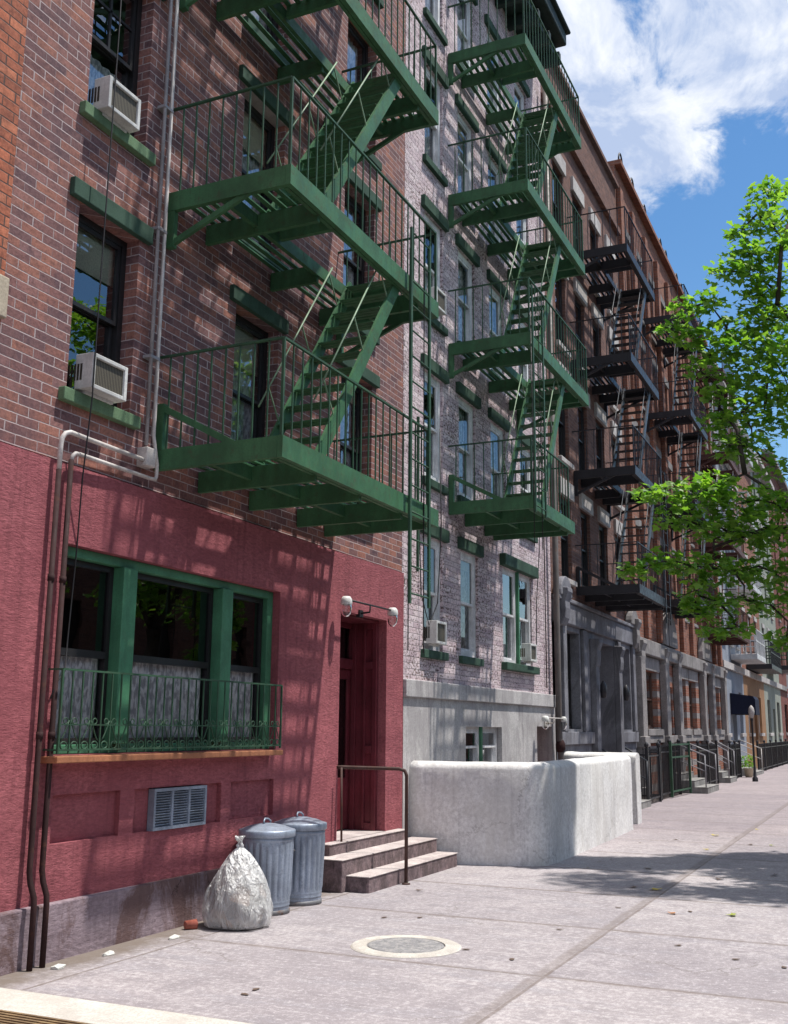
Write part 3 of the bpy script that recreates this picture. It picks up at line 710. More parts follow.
# wall vent
v = thing('wall_vent', 'silver louvred vent grille in the red wall panel under the window', 'vent', (7.53, 0, .94))
f = MB(); xa, xb, za, zb = 7.17, 7.90, .775, 1.10
f.box(xa, xb, .0, .06, za, za + .025); f.box(xa, xb, .0, .06, zb - .025, zb)
for k in range(4):
    xx = xa + (xb - xa - .025) * k / 3; f.box(xx, xx + .025, -.001, .06, za + .026, zb - .026)
f.build('frame', M['zinc'], v)
s = MB()
for k in range(13):
    zz = za + .035 + k * .0205; s.bar((xa + .026, .022, zz), (xb - .026, .022, zz), .03, .004, up=(0, .6, .8))
s.build('louvre', M['zinc'], v)
MB().box(xa + .02, xb - .02, .045, .06, za + .02, zb - .02).build('backing', M['cable'], v)

# double floodlights over doors
def floods(label, xa, xb, z, y, mat, mg, arm, k=.8):
    t_ = thing('door_light', label, 'lamp', ((xa + xb) / 2, 0, z), 'double lamps above doors')
    for xx in (xa, xb):
        h = MB().lathe([(r * k, h * k) for r, h in ((.001, .12), (.05, .115), (.075, .08), (.082, .03), (.075, .0))], (xx, y, z), 16); hd = h.build('lamp_head', mat, t_)
        MB().lathe([(r * k, h * k) for r, h in ((.07, .0), (.075, -.05), (.062, -.12), (.03, -.16), (.001, -.165))], (xx, y, z), 16).build('lamp_glass', mg, hd)
    a = MB().tube([(xa, y, z + .06), (xb, y, z + .06)], .011, 6).tube([((xa + xb) / 2, y, z + .06), ((xa + xb) / 2, y + .01, z - .02), ((xa + xb) / 2 + .02, .05, z - .03)], .012, 6).box((xa + xb) / 2 - .03, (xa + xb) / 2 + .06, .0, .05, z - .07, z + .01)
    a.build('bracket', arm, t_)
floods('pair of white glass lamps on a bracket above the maroon door', 10.22, 11.42, 2.90, -.12, M['acwhite'], M['lampglass'], M['cable'])

# AC units
def ac(label, x0, x1, z0, z1, yf, yb=.16):
    t_ = thing('air_conditioner', label, 'air conditioner', ((x0 + x1) / 2, 0, z0), 'window air conditioners')
    k = .035
    c = MB().box(x0, x0 + k, yf, yb, z0, z1).box(x1 - k, x1, yf, yb, z0, z1).box(x0 + k, x1 - k, yf + .0005, yb, z1 - k, z1).box(x0 + k, x1 - k, yf + .0005, yb, z0, z0 + k)
    c.build('case', M['acwhite'], t_, bevel=.006)
    MB().box(x0 + k, x1 - k, yf + .02, yb - .01, z0 + k, z1 - k).build('grille', M['grille'], t_)
    s = MB()
    for i in range(5): s.box(x0 - .004, x0 - .0005, yf + .10 + i * .03, yf + .118 + i * .03, z0 + .07, z1 - .08)
    s.build('side_vent', M['grille'], t_)
    MB().box(x0 + .05, x1 - .05, yf + .09, yb, z0 - .025, z0 - .002).build('support', M['acwhite'], t_)
ac('white air conditioner on the green sill just above the red stucco', 5.98, 6.39, 4.09, 4.37, -.12, .05)
ac('white air conditioner in the sash window at the upper left corner', 5.965, 6.36, 6.42, 6.70, -.11, .05)

# downpipes, conduits, cable on house 1
def pipes(name, label, cat, paths, r, mat, extra=None):
    mb = MB()
    for p in paths: mb.tube(p, r, 10)
    return tag(mb.build(name, mat), label, cat)
t_ = thing('downpipe', 'pair of rusty brown pipes running down the red wall at the left', 'pipe', (5.85, -.05, 0))
for xx, zt in ((5.80, 3.42), (5.92, 3.52)):
    MB().tube([(xx, -.03, zt), (xx, -.03, .62), (xx, -.045, .55), (xx, -.085, .46), (xx, -.09, .4), (xx, -.09, .0)], .02, 10).build('pipe', M['pipe'], t_)
    for zz in (2.6, 1.5): MB().tube([(xx, -.03, zz), (xx, -.03, zz + .05)], .025, 10).build('collar', M['pipe'], t_)
t_ = thing('conduit', 'pale electrical conduits rising beside the fire escape from a square box', 'conduit', (6.8, 0, 3.6))
MB().tube([(5.80, -.03, 3.42), (5.80, -.03, 3.60), (5.805, -.035, 3.66), (5.83, -.04, 3.70), (5.88, -.04, 3.72), (6.1, -.03, 3.72), (6.78, -.02, 3.72)], .018, 10).build('pipe', M['conduit'], t_)
MB().tube([(5.92, -.03, 3.50), (5.925, -.035, 3.55), (5.95, -.04, 3.575), (6.0, -.035, 3.58), (6.86, -.02, 3.585), (6.93, -.02, 3.59), (6.945, -.02, 3.62), (6.945, -.02, 3.72), (6.88, -.02, 3.95), (6.87, -.02, 13.2)], .016, 10).build('pipe', M['conduit'], t_)
MB().tube([(6.79, -.02, 3.85), (6.78, -.02, 13.2)], .016, 10).build('pipe', M['conduitg'], t_)
MB().box(6.76, 6.88, -.06, .05, 3.67, 3.83).build('junction_box', M['conduit'], t_, bevel=.01)
for k in range(8): MB().box(6.762, 6.888, -.038, .045, 4.6 + k * 1.15, 4.625 + k * 1.15).build('clamp', M['conduitg'], t_)
tag(MB().tube([(6.01, -.10, 9.5), (6.02, -.12, 7.2), (6.01, -.12, 5.9), (6.0, -.12, 5.0), (5.985, -.13, 4.0), (6.03, -.05, 3.4), (6.10, .02, 2.88), (6.08, .03, 2.2), (6.02, -.02, 1.98), (5.94, -.03, 1.9), (5.87, -.04, 1.78)], .006, 6).build('cable', M['cable']), 'thin black cable hanging down past the air conditioners to the green window', 'cable')

# ================================================================== stoop, handrail
st = thing('stoop', 'worn granite steps with bright treads leading to the maroon door', 'steps', (11, -.3, 0))
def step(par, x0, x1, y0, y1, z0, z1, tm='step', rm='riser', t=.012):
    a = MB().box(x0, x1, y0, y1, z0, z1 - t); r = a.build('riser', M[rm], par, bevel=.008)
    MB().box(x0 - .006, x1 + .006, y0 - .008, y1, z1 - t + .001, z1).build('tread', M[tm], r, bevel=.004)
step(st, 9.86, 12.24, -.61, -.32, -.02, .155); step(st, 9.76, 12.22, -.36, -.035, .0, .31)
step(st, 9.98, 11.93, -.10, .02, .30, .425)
hr = thing('handrail', 'rusty brown pipe handrail standing on the pavement by the granite steps', 'handrail', (10.6, -.69, 0))
MB().tube([(10.60, -.68, 0), (10.60, -.68, 1.1), (10.595, -.66, 1.15), (10.58, -.60, 1.17), (10.37, -.02, 1.18), (10.345, .03, 1.18)], .019, 10).build('rail', M['rail_brown'], hr)
MB().tube([(10.28, -.08, .425), (10.29, -.06, 1.18)], .012, 8).build('post', M['rail_brown'], hr)
MB().lathe([(.045, 0), (.045, .012), (.02, .02)], (10.60, -.68, 0), 14).build('foot', M['rail_brown'], hr)

# ================================================================== bins and bag
def can(label, x, y, r, h, seed, hook):
    t_ = thing('trash_can', label, 'trash can', (x, y, 0), 'galvanised trash cans on the pavement')
    def fn(rr, hh, th):
        if .17 * h < hh < .86 * h: return rr + .017 * (abs(math.sin(th * 12)) ** .7 - .6) * min(1, (hh - .17 * h) / .02, (.86 * h - hh) / .02)
        return rr
    prof = [(r * .9, .03)] + [(r * (.90 + .10 * q), .03 + (h - .03) * q) for q in (.04, .06)] + [(r * .915, h * .09), (r * .925, h * .10), (r * .915, h * .11), (r * .918, h * .14), (r * .928, h * .15), (r * .918, h * .16)]
    prof += [(r * (.92 + .08 * q), h * (.17 + .69 * q)) for q in [k / 14 for k in range(15)]] + [(r * 1.0, h * .88), (r * 1.02, h * .89), (r * 1.0, h * .90), (r, h * .99), (r * 1.015, h)]
    b = MB().lathe(prof, (x, y, 0), 192, fn=fn); b.build('body', M['zinc'], t_)
    MB().lathe([(r * .86, .0), (r * .93, .0), (r * .935, .035), (r * .9, .04)], (x, y, 0), 48).build('foot_ring', M['zincbase'], t_)
    l = MB().lathe([(r * 1.06, h - .055), (r * 1.075, h - .05), (r * 1.075, h - .004), (r * 1.05, h + .004), (r * .98, h + .006), (r * .7, h + .032), (r * .35, h + .05), (r * .1, h + .056), (.001, h + .057)], (x, y, 0), 56)
    ld = l.build('lid', M['zinc'], t_)
    MB().tube([(x - .05, y, h + .05), (x - .052, y + .006, h + .075), (x - .02, y + .015, h + .095), (x + .03, y + .01, h + .09), (x + .055, y, h + .07), (x + .05, y, h + .05)], .008, 8).build('lid_handle', M['zinc'], ld)
    a = hook
    px_, py_ = x + (r + .004) * math.cos(a), y + (r + .004) * math.sin(a)
    tx, ty = -math.sin(a), math.cos(a); ox, oy = math.cos(a), math.sin(a)
    MB().tube([(px_ - tx * .06, py_ - ty * .06, h * .75), (px_ - tx * .06 + ox * .035, py_ - ty * .06 + oy * .035, h * .72), (px_ + tx * .06 + ox * .035, py_ + ty * .06 + oy * .035, h * .72), (px_ + tx * .06, py_ + ty * .06, h * .75)], .007, 8).build('side_handle', M['zincbase'], t_)
can('dented galvanised trash can beside the rubbish bag, nearer of the two', 8.47, -.27, .235, .70, 1, -.35)
can('galvanised trash can tucked behind the other one, beside the steps', 9.06, -.27, .235, .715, 2, -.2)

bag = thing('trash_bag', 'knotted clear plastic rubbish bag leaning beside the trash cans', 'trash bag', (7.79, -.42, 0))
rnd = random.Random(3)
prof = [(.05, .0), (.20, .002), (.262, .02), (.282, .08), (.284, .15), (.272, .22), (.245, .30), (.21, .37), (.17, .44), (.125, .51), (.08, .57), (.04, .605), (.022, .62)]
def bagfn(k0, amp):
    def fn(r, h, th):
        c_ = min(1, max(0, (h - .3) / .2)); n_ = c_ * .9 * (abs(math.sin(th * 7 + math.sin(th * 3) + h * 4)) - .5) + math.sin(th * 3 + h * 9 + k0) * .35 + math.sin(th * 5 - h * 14 + 1 + k0) * .3 + math.sin(th * 9 + h * 25 + k0) * .2 + math.sin(th * 16 - h * 8) * .15 * min(1, h / .3)
        return r * (1 + amp * n_)
    return fn
prof = [(float(np.interp(q, np.linspace(0, 1, len(prof)), [p[0] for p in prof])), float(np.interp(q, np.linspace(0, 1, len(prof)), [p[1] for p in prof]))) for q in np.linspace(0, 1, 49)]
MB().lathe(prof, (7.80, -.42, 0), 110, fn=bagfn(.4, .10)).build('bag_film', M['bag'], bag)
MB().lathe([(.001, .004)] + [(r * .88, .01 + h * .93) for r, h in prof[2:38:3]] + [(.001, .50)], (7.80, -.42, 0), 48, fn=bagfn(1.3, .10)).build('rubbish', M['trash'], bag)
k = MB().lathe([(.022, .615), (.026, .63), (.026, .64), (.016, .65), (.015, .66), (.028, .69), (.038, .705)], (7.80, -.42, 0), 20, fn=lambda r, h, th: r * (1 + .35 * math.sin(th * 3 + h * 30)))
k.tube([(7.80, -.42, .655), (7.76, -.41, .69), (7.73, -.42, .71)], [.01, .016, .008], 8)
k.build('knot', M['bag'], bag)
cup = MB().lathe([(.001, .0), (.032, .0), (.040, .09), (.043, .092), (.037, .088), (.030, .006)], (0, 0, 0), 20).build('paper_cup', M['cup'])
cup.location = (7.47, -.14, .037); cup.rotation_euler = (math.radians(92), 0, math.radians(60)); tag(cup, 'crushed red paper cup lying on the pavement left of the rubbish bag', 'cup')
for i, (x, y, a, lab) in enumerate([(5.95, -.20, .1, 'white paper scrap by the foot of the two rusty pipes'), (6.45, -.22, .8, 'crumpled white paper scrap midway along the stained plinth'), (7.15, -.27, 1.7, 'pale paper scrap on the pavement near the red paper cup')]):
    rn = random.Random(i); n = 9
    vs = [(x + (.03 + .035 * rn.random()) * math.cos(q * 6.28 / n) * 1.3, y + (.02 + .02 * rn.random()) * math.sin(q * 6.28 / n), .004 + .018 * rn.random()) for q in range(n)]
    mb = MB().add(vs + [(x, y, .03)] + [(a_, b_, .002) for a_, b_, c_ in vs], [(q, (q + 1) % n, n) for q in range(n)] + [(q, q + n + 1, (q + 1) % n + n + 1, (q + 1) % n) for q in range(n)])
    tag(mb.build('paper_scrap', M['paper']), lab, 'litter', 'paper scraps along the plinth')

mh = thing('manhole_cover', 'round grey utility cover set in a pale cement ring in the pavement', 'manhole cover', (7.68, -1.98, 0))
MB().lathe([(.001, .013), (.275, .013), (.285, .009)], (7.68, -1.98, 0), 48, smooth=False).build('cover', M['manhole'], mh)
MB().lathe([(.293, .004), (.295, .011), (.40, .010), (.415, .002)], (7.68, -1.98, 0), 48, smooth=False).build('ring', M['manring'], mh)

# ================================================================== white walls in front of house 2
def slabwall(path, th, h, r=.06):
    """wall of given thickness along a path, rounded top"""
    P = [V((*path[0], 0))]
    for p in path[1:]:
        q = V((*p, 0)); a = P[-1]; m = max(1, int((q - a).length / .16))
        P += [a.lerp(q, k / m) for k in range(1, m + 1)]
    rw = random.Random(int(h * 1000 + len(P))); mb = MB(); n = len(P)
    prof = [(-th / 2, 0), (-th / 2 + .004, .3), (-th / 2 - .003, .65), (-th / 2, h - .09)] + [(-th / 2 * math.cos(q), h - .09 + .09 * math.sin(q)) for q in [k * math.pi / 12 for k in range(1, 12)]] + [(th / 2, h - .09), (th / 2, 0)]
    vs = []
    for i in range(n):
        a = (P[i] - P[i - 1]).normalized() if i else (P[1] - P[0]).normalized()
        b = (P[i + 1] - P[i]).normalized() if i < n - 1 else a
        tt = (a + b).normalized(); nn = V((-tt.y, tt.x, 0)); k = 1 / max(.5, tt.dot(a))
        dz_ = rw.gauss(0, .0022); dn = rw.gauss(0, .003)
        for s_, z in prof: vs.append(P[i] + nn * (s_ * k + (dn + rw.gauss(0, .002) if 0 < i < n - 1 else 0)) + V((0, 0, z + (dz_ + rw.gauss(0, .001) if z > .5 else 0))))
    m = len(prof); fs = []
    for i in range(n - 1):
        for k in range(m - 1): fs.append((i * m + k, i * m + k + 1, (i + 1) * m + k + 1, (i + 1) * m + k))
    mb.add(vs, fs, True)
    for base, inv in ((0, False), ((n - 1) * m, True)):
        f = tuple(base + k for k in range(m)); mb.f.append(f if not inv else f[::-1]); mb.sm.append(False)
    return mb
def arc(c, r, a0, a1, n=8): return [(c[0] + r * math.cos(a0 + (a1 - a0) * k / n), c[1] + r * math.sin(a0 + (a1 - a0) * k / n)) for k in range(n + 1)]
th = .30
pth = [(12.40, .06), (12.56, -.6)] + [(12.72, -1.16), (12.745, -1.25), (12.79, -1.335), (12.87, -1.39), (13.0, -1.41)] + [(14, -1.415), (16, -1.36), (17.85, -1.30), (18.0, -1.295)]
tag(slabwall(pth, .30, 1.2).build('parapet_wall', M['whitewall'], fix=True), 'low whitewashed cement wall with a rounded corner beside the granite steps', 'wall')
tag(slabwall([(19.22, .06), (19.2, -1.15), (19.2, -1.30)], .34, 1.2).build('parapet_wall', M['whitewall'], fix=True), 'short whitewashed wall end standing behind the rounded corner wall', 'wall')

# ================================================================== house 2: whitewashed brick
b2 = thing('tenement_building', 'tenement of peeling whitewashed brick above a pale cement basement', 'building', (15.3, 0, 0))
X0, X1 = 12.06, 18.66
wall(MB(), X0, X1, -.02, 1.97, [(14.2, 15.75, .95, 1.62), (17.55, 18.45, .0, 1.64, .35)], y=.02, depth=.25).build('basement_wall', M['concrete_b2'], b2)
MB().box(X0, X1 - .03, -.022, .1, 1.972, 2.19).build('stone_band', M['concrete_b2'], b2, bevel=.012)
ops = [(12.74, 13.42, 2.6, 4.12), (14.1, 14.82, 2.6, 4.12), (15.95, 16.68, 2.62, 4.14), (16.74, 17.47, 2.62, 4.14)]
o2 = [(15.95, 17.47, 2.62, 4.14)]
up = [(12.74, 13.42), (14.05, 14.75), (15.45, 16.17), (16.95, 17.65)]
for r in range(1, 5): ops += [(a, b_, 2.6 + R * r - .05, 4.08 + R * r) for a, b_ in up]
wall(MB(), X0, X1, 2.188, 14.9, [o for o in ops if o not in (ops[2], ops[3])] + o2, y=.05, depth=.17).build('brick_wall', M['brick2'], b2)
shell(b2, X0, X1 - .005, 14.9, mat=M['brick2'])
for i, o in enumerate(ops):
    if i in (2, 3):
        window(b2, *o, y=.08, fr='whiteframe', yw=.05, blind=.0, vbar=False, curtain=.6 if i == 2 else 0); continue
    window(b2, *o, y=.09, fr='whiteframe', yw=.05, fw_=.085, pane='glasspale', sill=('greendark', .08, .06, .11), lintel=('greendark', .12, .06, .17),
           blind=.16 if i % 3 == 1 else 0, curtain=(.6, .98, .98, .98)[i % 4])
MB().box(16.682, 16.738, .03, .2, 2.62, 4.14).build('mullion', M['greenwood'], b2)
MB().box(15.82, 17.60, -.05, .12, 4.142, 4.33).build('lintel', M['greendark'], b2, bevel=.01)
MB().box(15.85, 17.57, -.05, .12, 2.50, 2.618).build('sill', M['greendark'], b2, bevel=.01)
window(b2, 14.2, 14.95, .95, 1.62, y=.1, fr='whiteframe', yw=.02, meet=.55); window(b2, 15.0, 15.75, .95, 1.62, y=.1, fr='whiteframe', yw=.02, meet=.55)
MB().box(14.951, 14.999, .06, .2, .95, 1.62).build('mullion', M['greenwood'], b2)
MB().box(17.56, 18.44, .33, .37, 0, 1.635).build('door', M['red_door'], b2, bevel=.004)
cn = MB().box(X0 + .1, 18.25, -.62, .1, 14.72, 14.98).box(X0 + .12, 18.2, -.42, .09, 14.45, 14.718).box(X0 + .1, 18.3, -.7, .12, 14.982, 15.05)
cn.build('cornice', M['cornice'], b2, bevel=.03)
for k in range(9): MB().box(12.5 + k * .68, 12.62 + k * .68, -.55, .08, 14.2, 14.448).build('cornice_bracket', M['cornice'], b2, bevel=.02)
fire_escape('green iron fire escape zigzagging up the whitewashed brick house', 13.62, 16.85, [4.72, 7.08, 9.43, 11.8], 1.2, GRN, x1_first=15.75, stair=(.70, 2.05), lad=(-.06, -.25))
ac('white air conditioner in the lowest left window of the whitewashed house', 12.84, 13.20, 2.68, 2.98, -.10, .05)
ac('white air conditioner in the double window of the whitewashed house', 16.90, 17.24, 2.69, 2.98, -.10, .05)
ac('white air conditioner behind the ladder, high on the whitewashed house', 12.84, 13.2, 7.34, 7.64, -.10, .05)
floods('white twin lamp above the red basement door', 17.45, 18.55, 1.72, -.16, M['acwhite'], M['lampglass'], M['conduit'])
t_ = thing('drainpipe', 'tall grey brown drainpipe between the whitewashed house and the brown house', 'pipe', (18.55, -.08, 1.2))
MB().tube([(18.5, -.09, 14.2), (18.52, -.09, 1.5), (18.54, -.10, 1.25), (18.54, -.12, .3)], .055, 12).build('pipe', M['drain'], t_)
MB().lathe([(.055, 1.15), (.085, 1.2), (.085, 1.3), (.055, 1.36)], (18.54, -.10, .05), 14).build('collar', M['pipe'], t_)
t_ = tag(MB().tube([(17.95, -.0, 9.5), (17.9, .0, 5.3), (17.8, -.0, 4.6), (17.62, .01, 3.7), (17.55, .0, 3.0)], .008, 6).tube([(18.2, .02, 12), (18.18, .02, 2.3)], .01, 6).build('cable', M['cable']), 'dark cables running down the right side of the whitewashed brick', 'cable')
tag(MB().tube([(12.95, -.1, 5.6), (12.9, -.14, 4.2), (12.82, -.12, 3.2), (12.68, -.06, 2.9), (12.6, .02, 3.3), (12.5, .03, 5.0)], .008, 6).build('cable', M['cable']), 'looping dark cable beside the lowest left window of the whitewashed house', 'cable')
tag(MB().bar((12.3, -.06, 3.55), (12.3, -.06, 5.6), .03).build('iron_bar', M['greenrail']), 'thin green iron bar fixed on whitewashed brick near the corner', 'bar')

# ================================================================== house 3: brown brick over grey stone
b3 = thing('tenement_building', 'dull brown brick tenement with white window heads over a grey stone entrance', 'building', (22, 0, 0))
X0, X1 = 18.67, 25.30
gops = [(19.35, 20.35, 1.6, 3.42, .3), (21.5, 23.2, .3, 3.38, .7), (23.8, 24.8, 1.6, 3.42, .3)]
wall(MB(), X0, X1, -.02, 3.52, gops, y=.0).build('stone_front', M['stone3'], b3)
MB().box(X0 + .02, X1 - .01, -.07, .1, 3.522, 3.92).build('entablature', M['stone3'], b3, bevel=.02)
MB().box(X0 + .02, X1 - .01, -.11, .04, 3.925, 4.0).build('moulding', M['stone3'], b3, bevel=.015)
MB().box(X0 + .05, 21.45, -.06, -.001, 1.32, 1.55).build('stone_band', M['stone3'], b3, bevel=.01)
MB().box(23.25, X1 - .05, -.06, -.001, 1.32, 1.55).build('stone_band', M['stone3'], b3, bevel=.01)
def scroll(par, x, z, mat, w=.32, big=1.):
    pts = [(0, 0), (-.10 * big, .02), (-.16 * big, .14), (-.18 * big, .32), (-.17 * big, .46), (-.23 * big, .62), (-.22 * big, .70), (0, .72)]
    MB().prism([(p[0], z + p[1] * big) for p in pts], x - w / 2, x + w / 2, 'x').build('scroll_bracket', mat, par, bevel=.02, fix=True)
def swan(par, x, z, mat, r=.34):
    pts = [(x - r, z)] + [(x + r * math.cos(q), z + r * math.sin(q)) for q in [math.pi * (1 - k / 12) for k in range(13)]]
    MB().prism(pts[1:], -.13, .03, 'y').build('pediment', mat, par, bevel=.02, fix=True)
scroll(b3, 18.98, 3.45, M['stone3']); scroll(b3, 25.1, 3.45, M['stone4']); swan(b3, 19.1, 4.0, M['stone3'], .38); swan(b3, 25.0, 4.0, M['stone4'], .38)
for xx in (19.12, 20.58, 23.55, 25.02): MB().box(xx - .12, xx + .12, -.07, -.001, 1.56, 3.50).build('pilaster', M['stone3'], b3, bevel=.012)
for xx in (21.3, 23.36):
    MB().box(xx - .14, xx + .14, -.12, -.001, .05, 3.0).build('pilaster', M['stone3'], b3, bevel=.012); scroll(b3, xx, 2.75, M['stone3'], .3, .9)
    MB().lathe([(.001, -.14), (.05, -.13), (.07, .0), (.06, .12), (.02, .2), (.001, .21)], (xx, -.22, 2.35), 10).build('lantern', M['black'], b3)
for o in (gops[0], gops[2]): window(b3, *o[:4], y=.18, fr='blackframe', yw=0, pane='glass', curtain=.25)
d_ = MB().box(21.52, 23.18, .62, .68, .3, 3.37)
for xx in (21.62, 22.40): d_.box(xx, xx + .68, .60, .618, .5, 1.3); d_.box(xx, xx + .68, .60, .618, 1.45, 2.5)
d_.build('door', M['stone3'], b3, bevel=.006)
ops = []
CX = [19.4, 20.92, 22.44, 23.96]
for r in range(4): ops += [(a, a + .75, 4.42 + R * r, 6.02 + R * r) for a in CX]
wall(MB(), X0, X1, 4.03, 15.3, ops, y=.05, depth=.17).build('brick_wall', M['brick3'], b3)
shell(b3, X0, X1 - .005, 15.3, mat=M['brick3'])
for i, o in enumerate(ops): window(b3, *o, y=.12, fr='blackframe', yw=.05, lintel=('palestone', .10, .06, .33), sill=('palestone', .08, .08, .10), blind=.4 if i % 5 == 2 else 0, pane='glass')
MB().box(X0, X1 - .02, -.06, .06, 13.98, 14.14).build('string_course', M['brick3'], b3, bevel=.01)
MB().box(X0 - .02, X1 + .0, -.05, .3, 15.302, 15.42).build('coping', M['brick3'], b3, bevel=.01)
fire_escape('black iron fire escape on the brown brick house with white window heads', 20.42, 23.3, [4.36, 6.71, 9.06, 11.42], 1.2, BLK, stair=(.8, 2.35), spacing=.16, lad=(2.38, -.55))

# ================================================================== house 4: orange brick
b4 = thing('tenement_building', 'long rust orange brick tenement with stone banded ground floor and crest railings on the roof', 'building', (32, 0, 0))
X0, X1 = 25.31, 40.0
gw = [(26.35, 28.05), (31.1, 32.4), (32.9, 34.2), (37.6, 39.2)]
gops = [(a, b_, 1.62, 3.05, .25) for a, b_ in gw] + [(29.05, 30.15, .45, 2.75, .5), (35.45, 36.45, .45, 2.75, .5)]
wall(MB(), X0, X1, -.02, 3.4, gops, y=.02).build('banded_wall', M['brick4b'], b4)
for a, b_ in gw: window(b4, a, b_, 1.62, 3.05, y=.15, fr='brownframe', yw=.02, lintel=('stone4', .2, .05, .33), sill=('stone4', .12, .12, .16), meet=.5)
for xx in (25.6, 28.65, 30.55, 35.05, 36.85, 39.7):
    p_ = MB().box(xx - .24, xx + .24, -.16, .01, .0, 3.3).box(xx - .28, xx + .28, -.2, .011, 1.2, 1.45).box(xx - .28, xx + .28, -.2, .011, 0, .3); p_.build('pilaster', M['stone4'], b4, bevel=.015)
    scroll(b4, xx, 3.0, M['stone4'], .42, 1.0)
for xx in (29.6, 35.95):
    MB().box(xx - .54, xx + .54, .45, .5, .46, 2.74).build('door', M['maroon'] if xx < 30 else M['blackframe'], b4, bevel=.005)
    swan(b4, xx, 3.82, M['stone4'], .95)
MB().box(X0 + .01, X1 - .01, -.14, .08, 3.402, 3.78).build('entablature', M['stone4'], b4, bevel=.02)
MB().box(X0 + .02, X1 - .02, -.07, .03, 1.28, 1.46).build('stone_band', M['stone4'], b4, bevel=.01)
ops = []
CX = [26.0, 27.5, 29.2, 30.9, 32.6, 34.3, 36.0, 37.5, 38.9]
for r in range(4): ops += [(a, a + .72, 4.9 + 2.6 * r, 6.6 + 2.6 * r) for a in CX]
wall(MB(), X0, X1, 3.78, 16.0, ops, y=.05, depth=.17).build('brick_wall', M['brick4'], b4)
shell(b4, X0, X1 - .005, 16.0, mat=M['brick4'])
for i, o in enumerate(ops): window(b4, *o, y=.12, fr='brownframe', yw=.05, lintel=('stone4', .08, .05, .22), sill=('stone4', .08, .07, .10), blind=.35 if i % 7 == 3 else 0, pane='glass')
for xx in (25.55, 27.0, 28.65, 30.4, 32.1, 33.8, 35.5, 37.0, 38.5, 39.75): MB().box(xx - .17, xx + .17, -.07, .045, 3.85, 15.4).build('pilaster', M['brick4'], b4, bevel=.012)
MB().box(X0, X1, -.12, .3, 16.002, 16.14).build('coping', M['brick4'], b4, bevel=.01)
for xx in (25.6, 27.0, 28.65, 31.0, 31.9, 33.8, 34.7, 37.0, 38.5): MB().tube([(xx + .22 * math.cos(q), -.05, 16.14 + .30 * math.sin(q)) for q in [k * math.pi / 8 for k in range(9)]], .022, 6).build('crest_railing', M['black'], b4)
fire_escape('black iron fire escape on the orange brick house, its upper deck behind maple leaves', 28.15, 31.1, [4.95, 7.5, 10.06, 12.8], 1.15, BLK, stair=(.8, 2.35), spacing=.17, ladder=False)
fire_escape('rust brown iron fire escape on the far end of the orange brick house', 35.6, 38.9, [4.75, 7.7, 10.65, 13.6], 1.15, RST, stair=(.8, 2.5), ladder=False, spacing=.18)

# ================================================================== houses 5 to 9, further along the street
def far_house(name, label, x0, x1, zt, gm, um, gw, cols, r0_, pitch, rows, fr, lint, gz=4.0, door=None, doormat=None):
    b = thing(name, label, 'building', ((x0 + x1) / 2, 0, 0))
    go = [(a, b_, 1.5, 3.1, .2) for a, b_ in gw] + ([(door, door + 1.1, .4, 2.7, .4)] if door else [])
    wall(MB(), x0, x1, -.02, gz, go, y=.02).build('ground_floor_wall', M[gm], b)
    for a, b_ in gw: window(b, a, b_, 1.5, 3.1, y=.13, fr=fr, yw=.02, sill=('palestone', .12, .1, .14))
    if door: MB().box(door + .01, door + 1.09, .35, .4, .4, 2.69).build('door', M[doormat], b)
    ops = []
    for r in range(rows): ops += [(a, a + .9, r0_ + pitch * r, r0_ + pitch * r + 1.7) for a in cols]
    wall(MB(), x0, x1, gz, zt, ops, y=.05, depth=.17).build('upper_wall', M[um], b)
    MB().box(x0 + .01, x1 - .01, -.1, .06, gz - .15, gz + .1).build('string_course', M[lint], b)
    for o in ops: window(b, *o, y=.12, fr=fr, yw=.05, lintel=(lint, .08, .05, .22), sill=(lint, .08, .08, .1))
    shell(b, x0 + .005, x1 - .005, zt, mat=M[um])
    MB().box(x0, x1, -.35, .2, zt + .002, zt + .3).build('cornice', M[lint], b, bevel=.03)
    return b
far_house('tenement_building', 'blue grey painted house with white balconies beyond the orange brick house', 40.01, 46.4, 15.2, 'grey5', 'grey5', [(40.5, 41.3), (44.6, 45.6)], [40.8, 42.8, 44.7], 4.9, 2.7, 4, 'whiteframe', 'palestone', door=42.6, doormat='blackframe')
far_house('tenement_building', 'ochre stucco house with black balcony canopy further down the street', 46.41, 54.4, 14.6, 'tan6', 'brick4', [(47.6, 48.8), (51.5, 52.7)], [47.3, 49.6, 51.9], 4.9, 2.7, 3, 'whiteframe', 'palestone', door=49.7, doormat='maroon')
far_house('tenement_building', 'sage grey stucco house near the far end of the street', 54.41, 63, 15, 'sage7', 'sage7', [(55.6, 57), (60.5, 62)], [55.4, 57.9, 60.4], 4.9, 2.7, 4, 'blackframe', 'palestone', door=58.2, doormat='blackframe')
far_house('tenement_building', 'deep red brick house where the row recedes in the distance', 63.01, 84, 17.3, 'brick8', 'brick8', [(65, 67), (73, 75), (80, 82)], [65, 68.5, 72, 75.5, 79], 5, 2.9, 4, 'blackframe', 'stone4', door=69.5, doormat='blackframe')
far_house('tenement_building', 'grey stone house at the very end of the row', 84.01, 120, 16.5, 'stone4', 'brick4', [(86, 88), (96, 98), (106, 108)], [86, 92, 98, 104, 110], 5, 2.9, 3, 'blackframe', 'stone4')
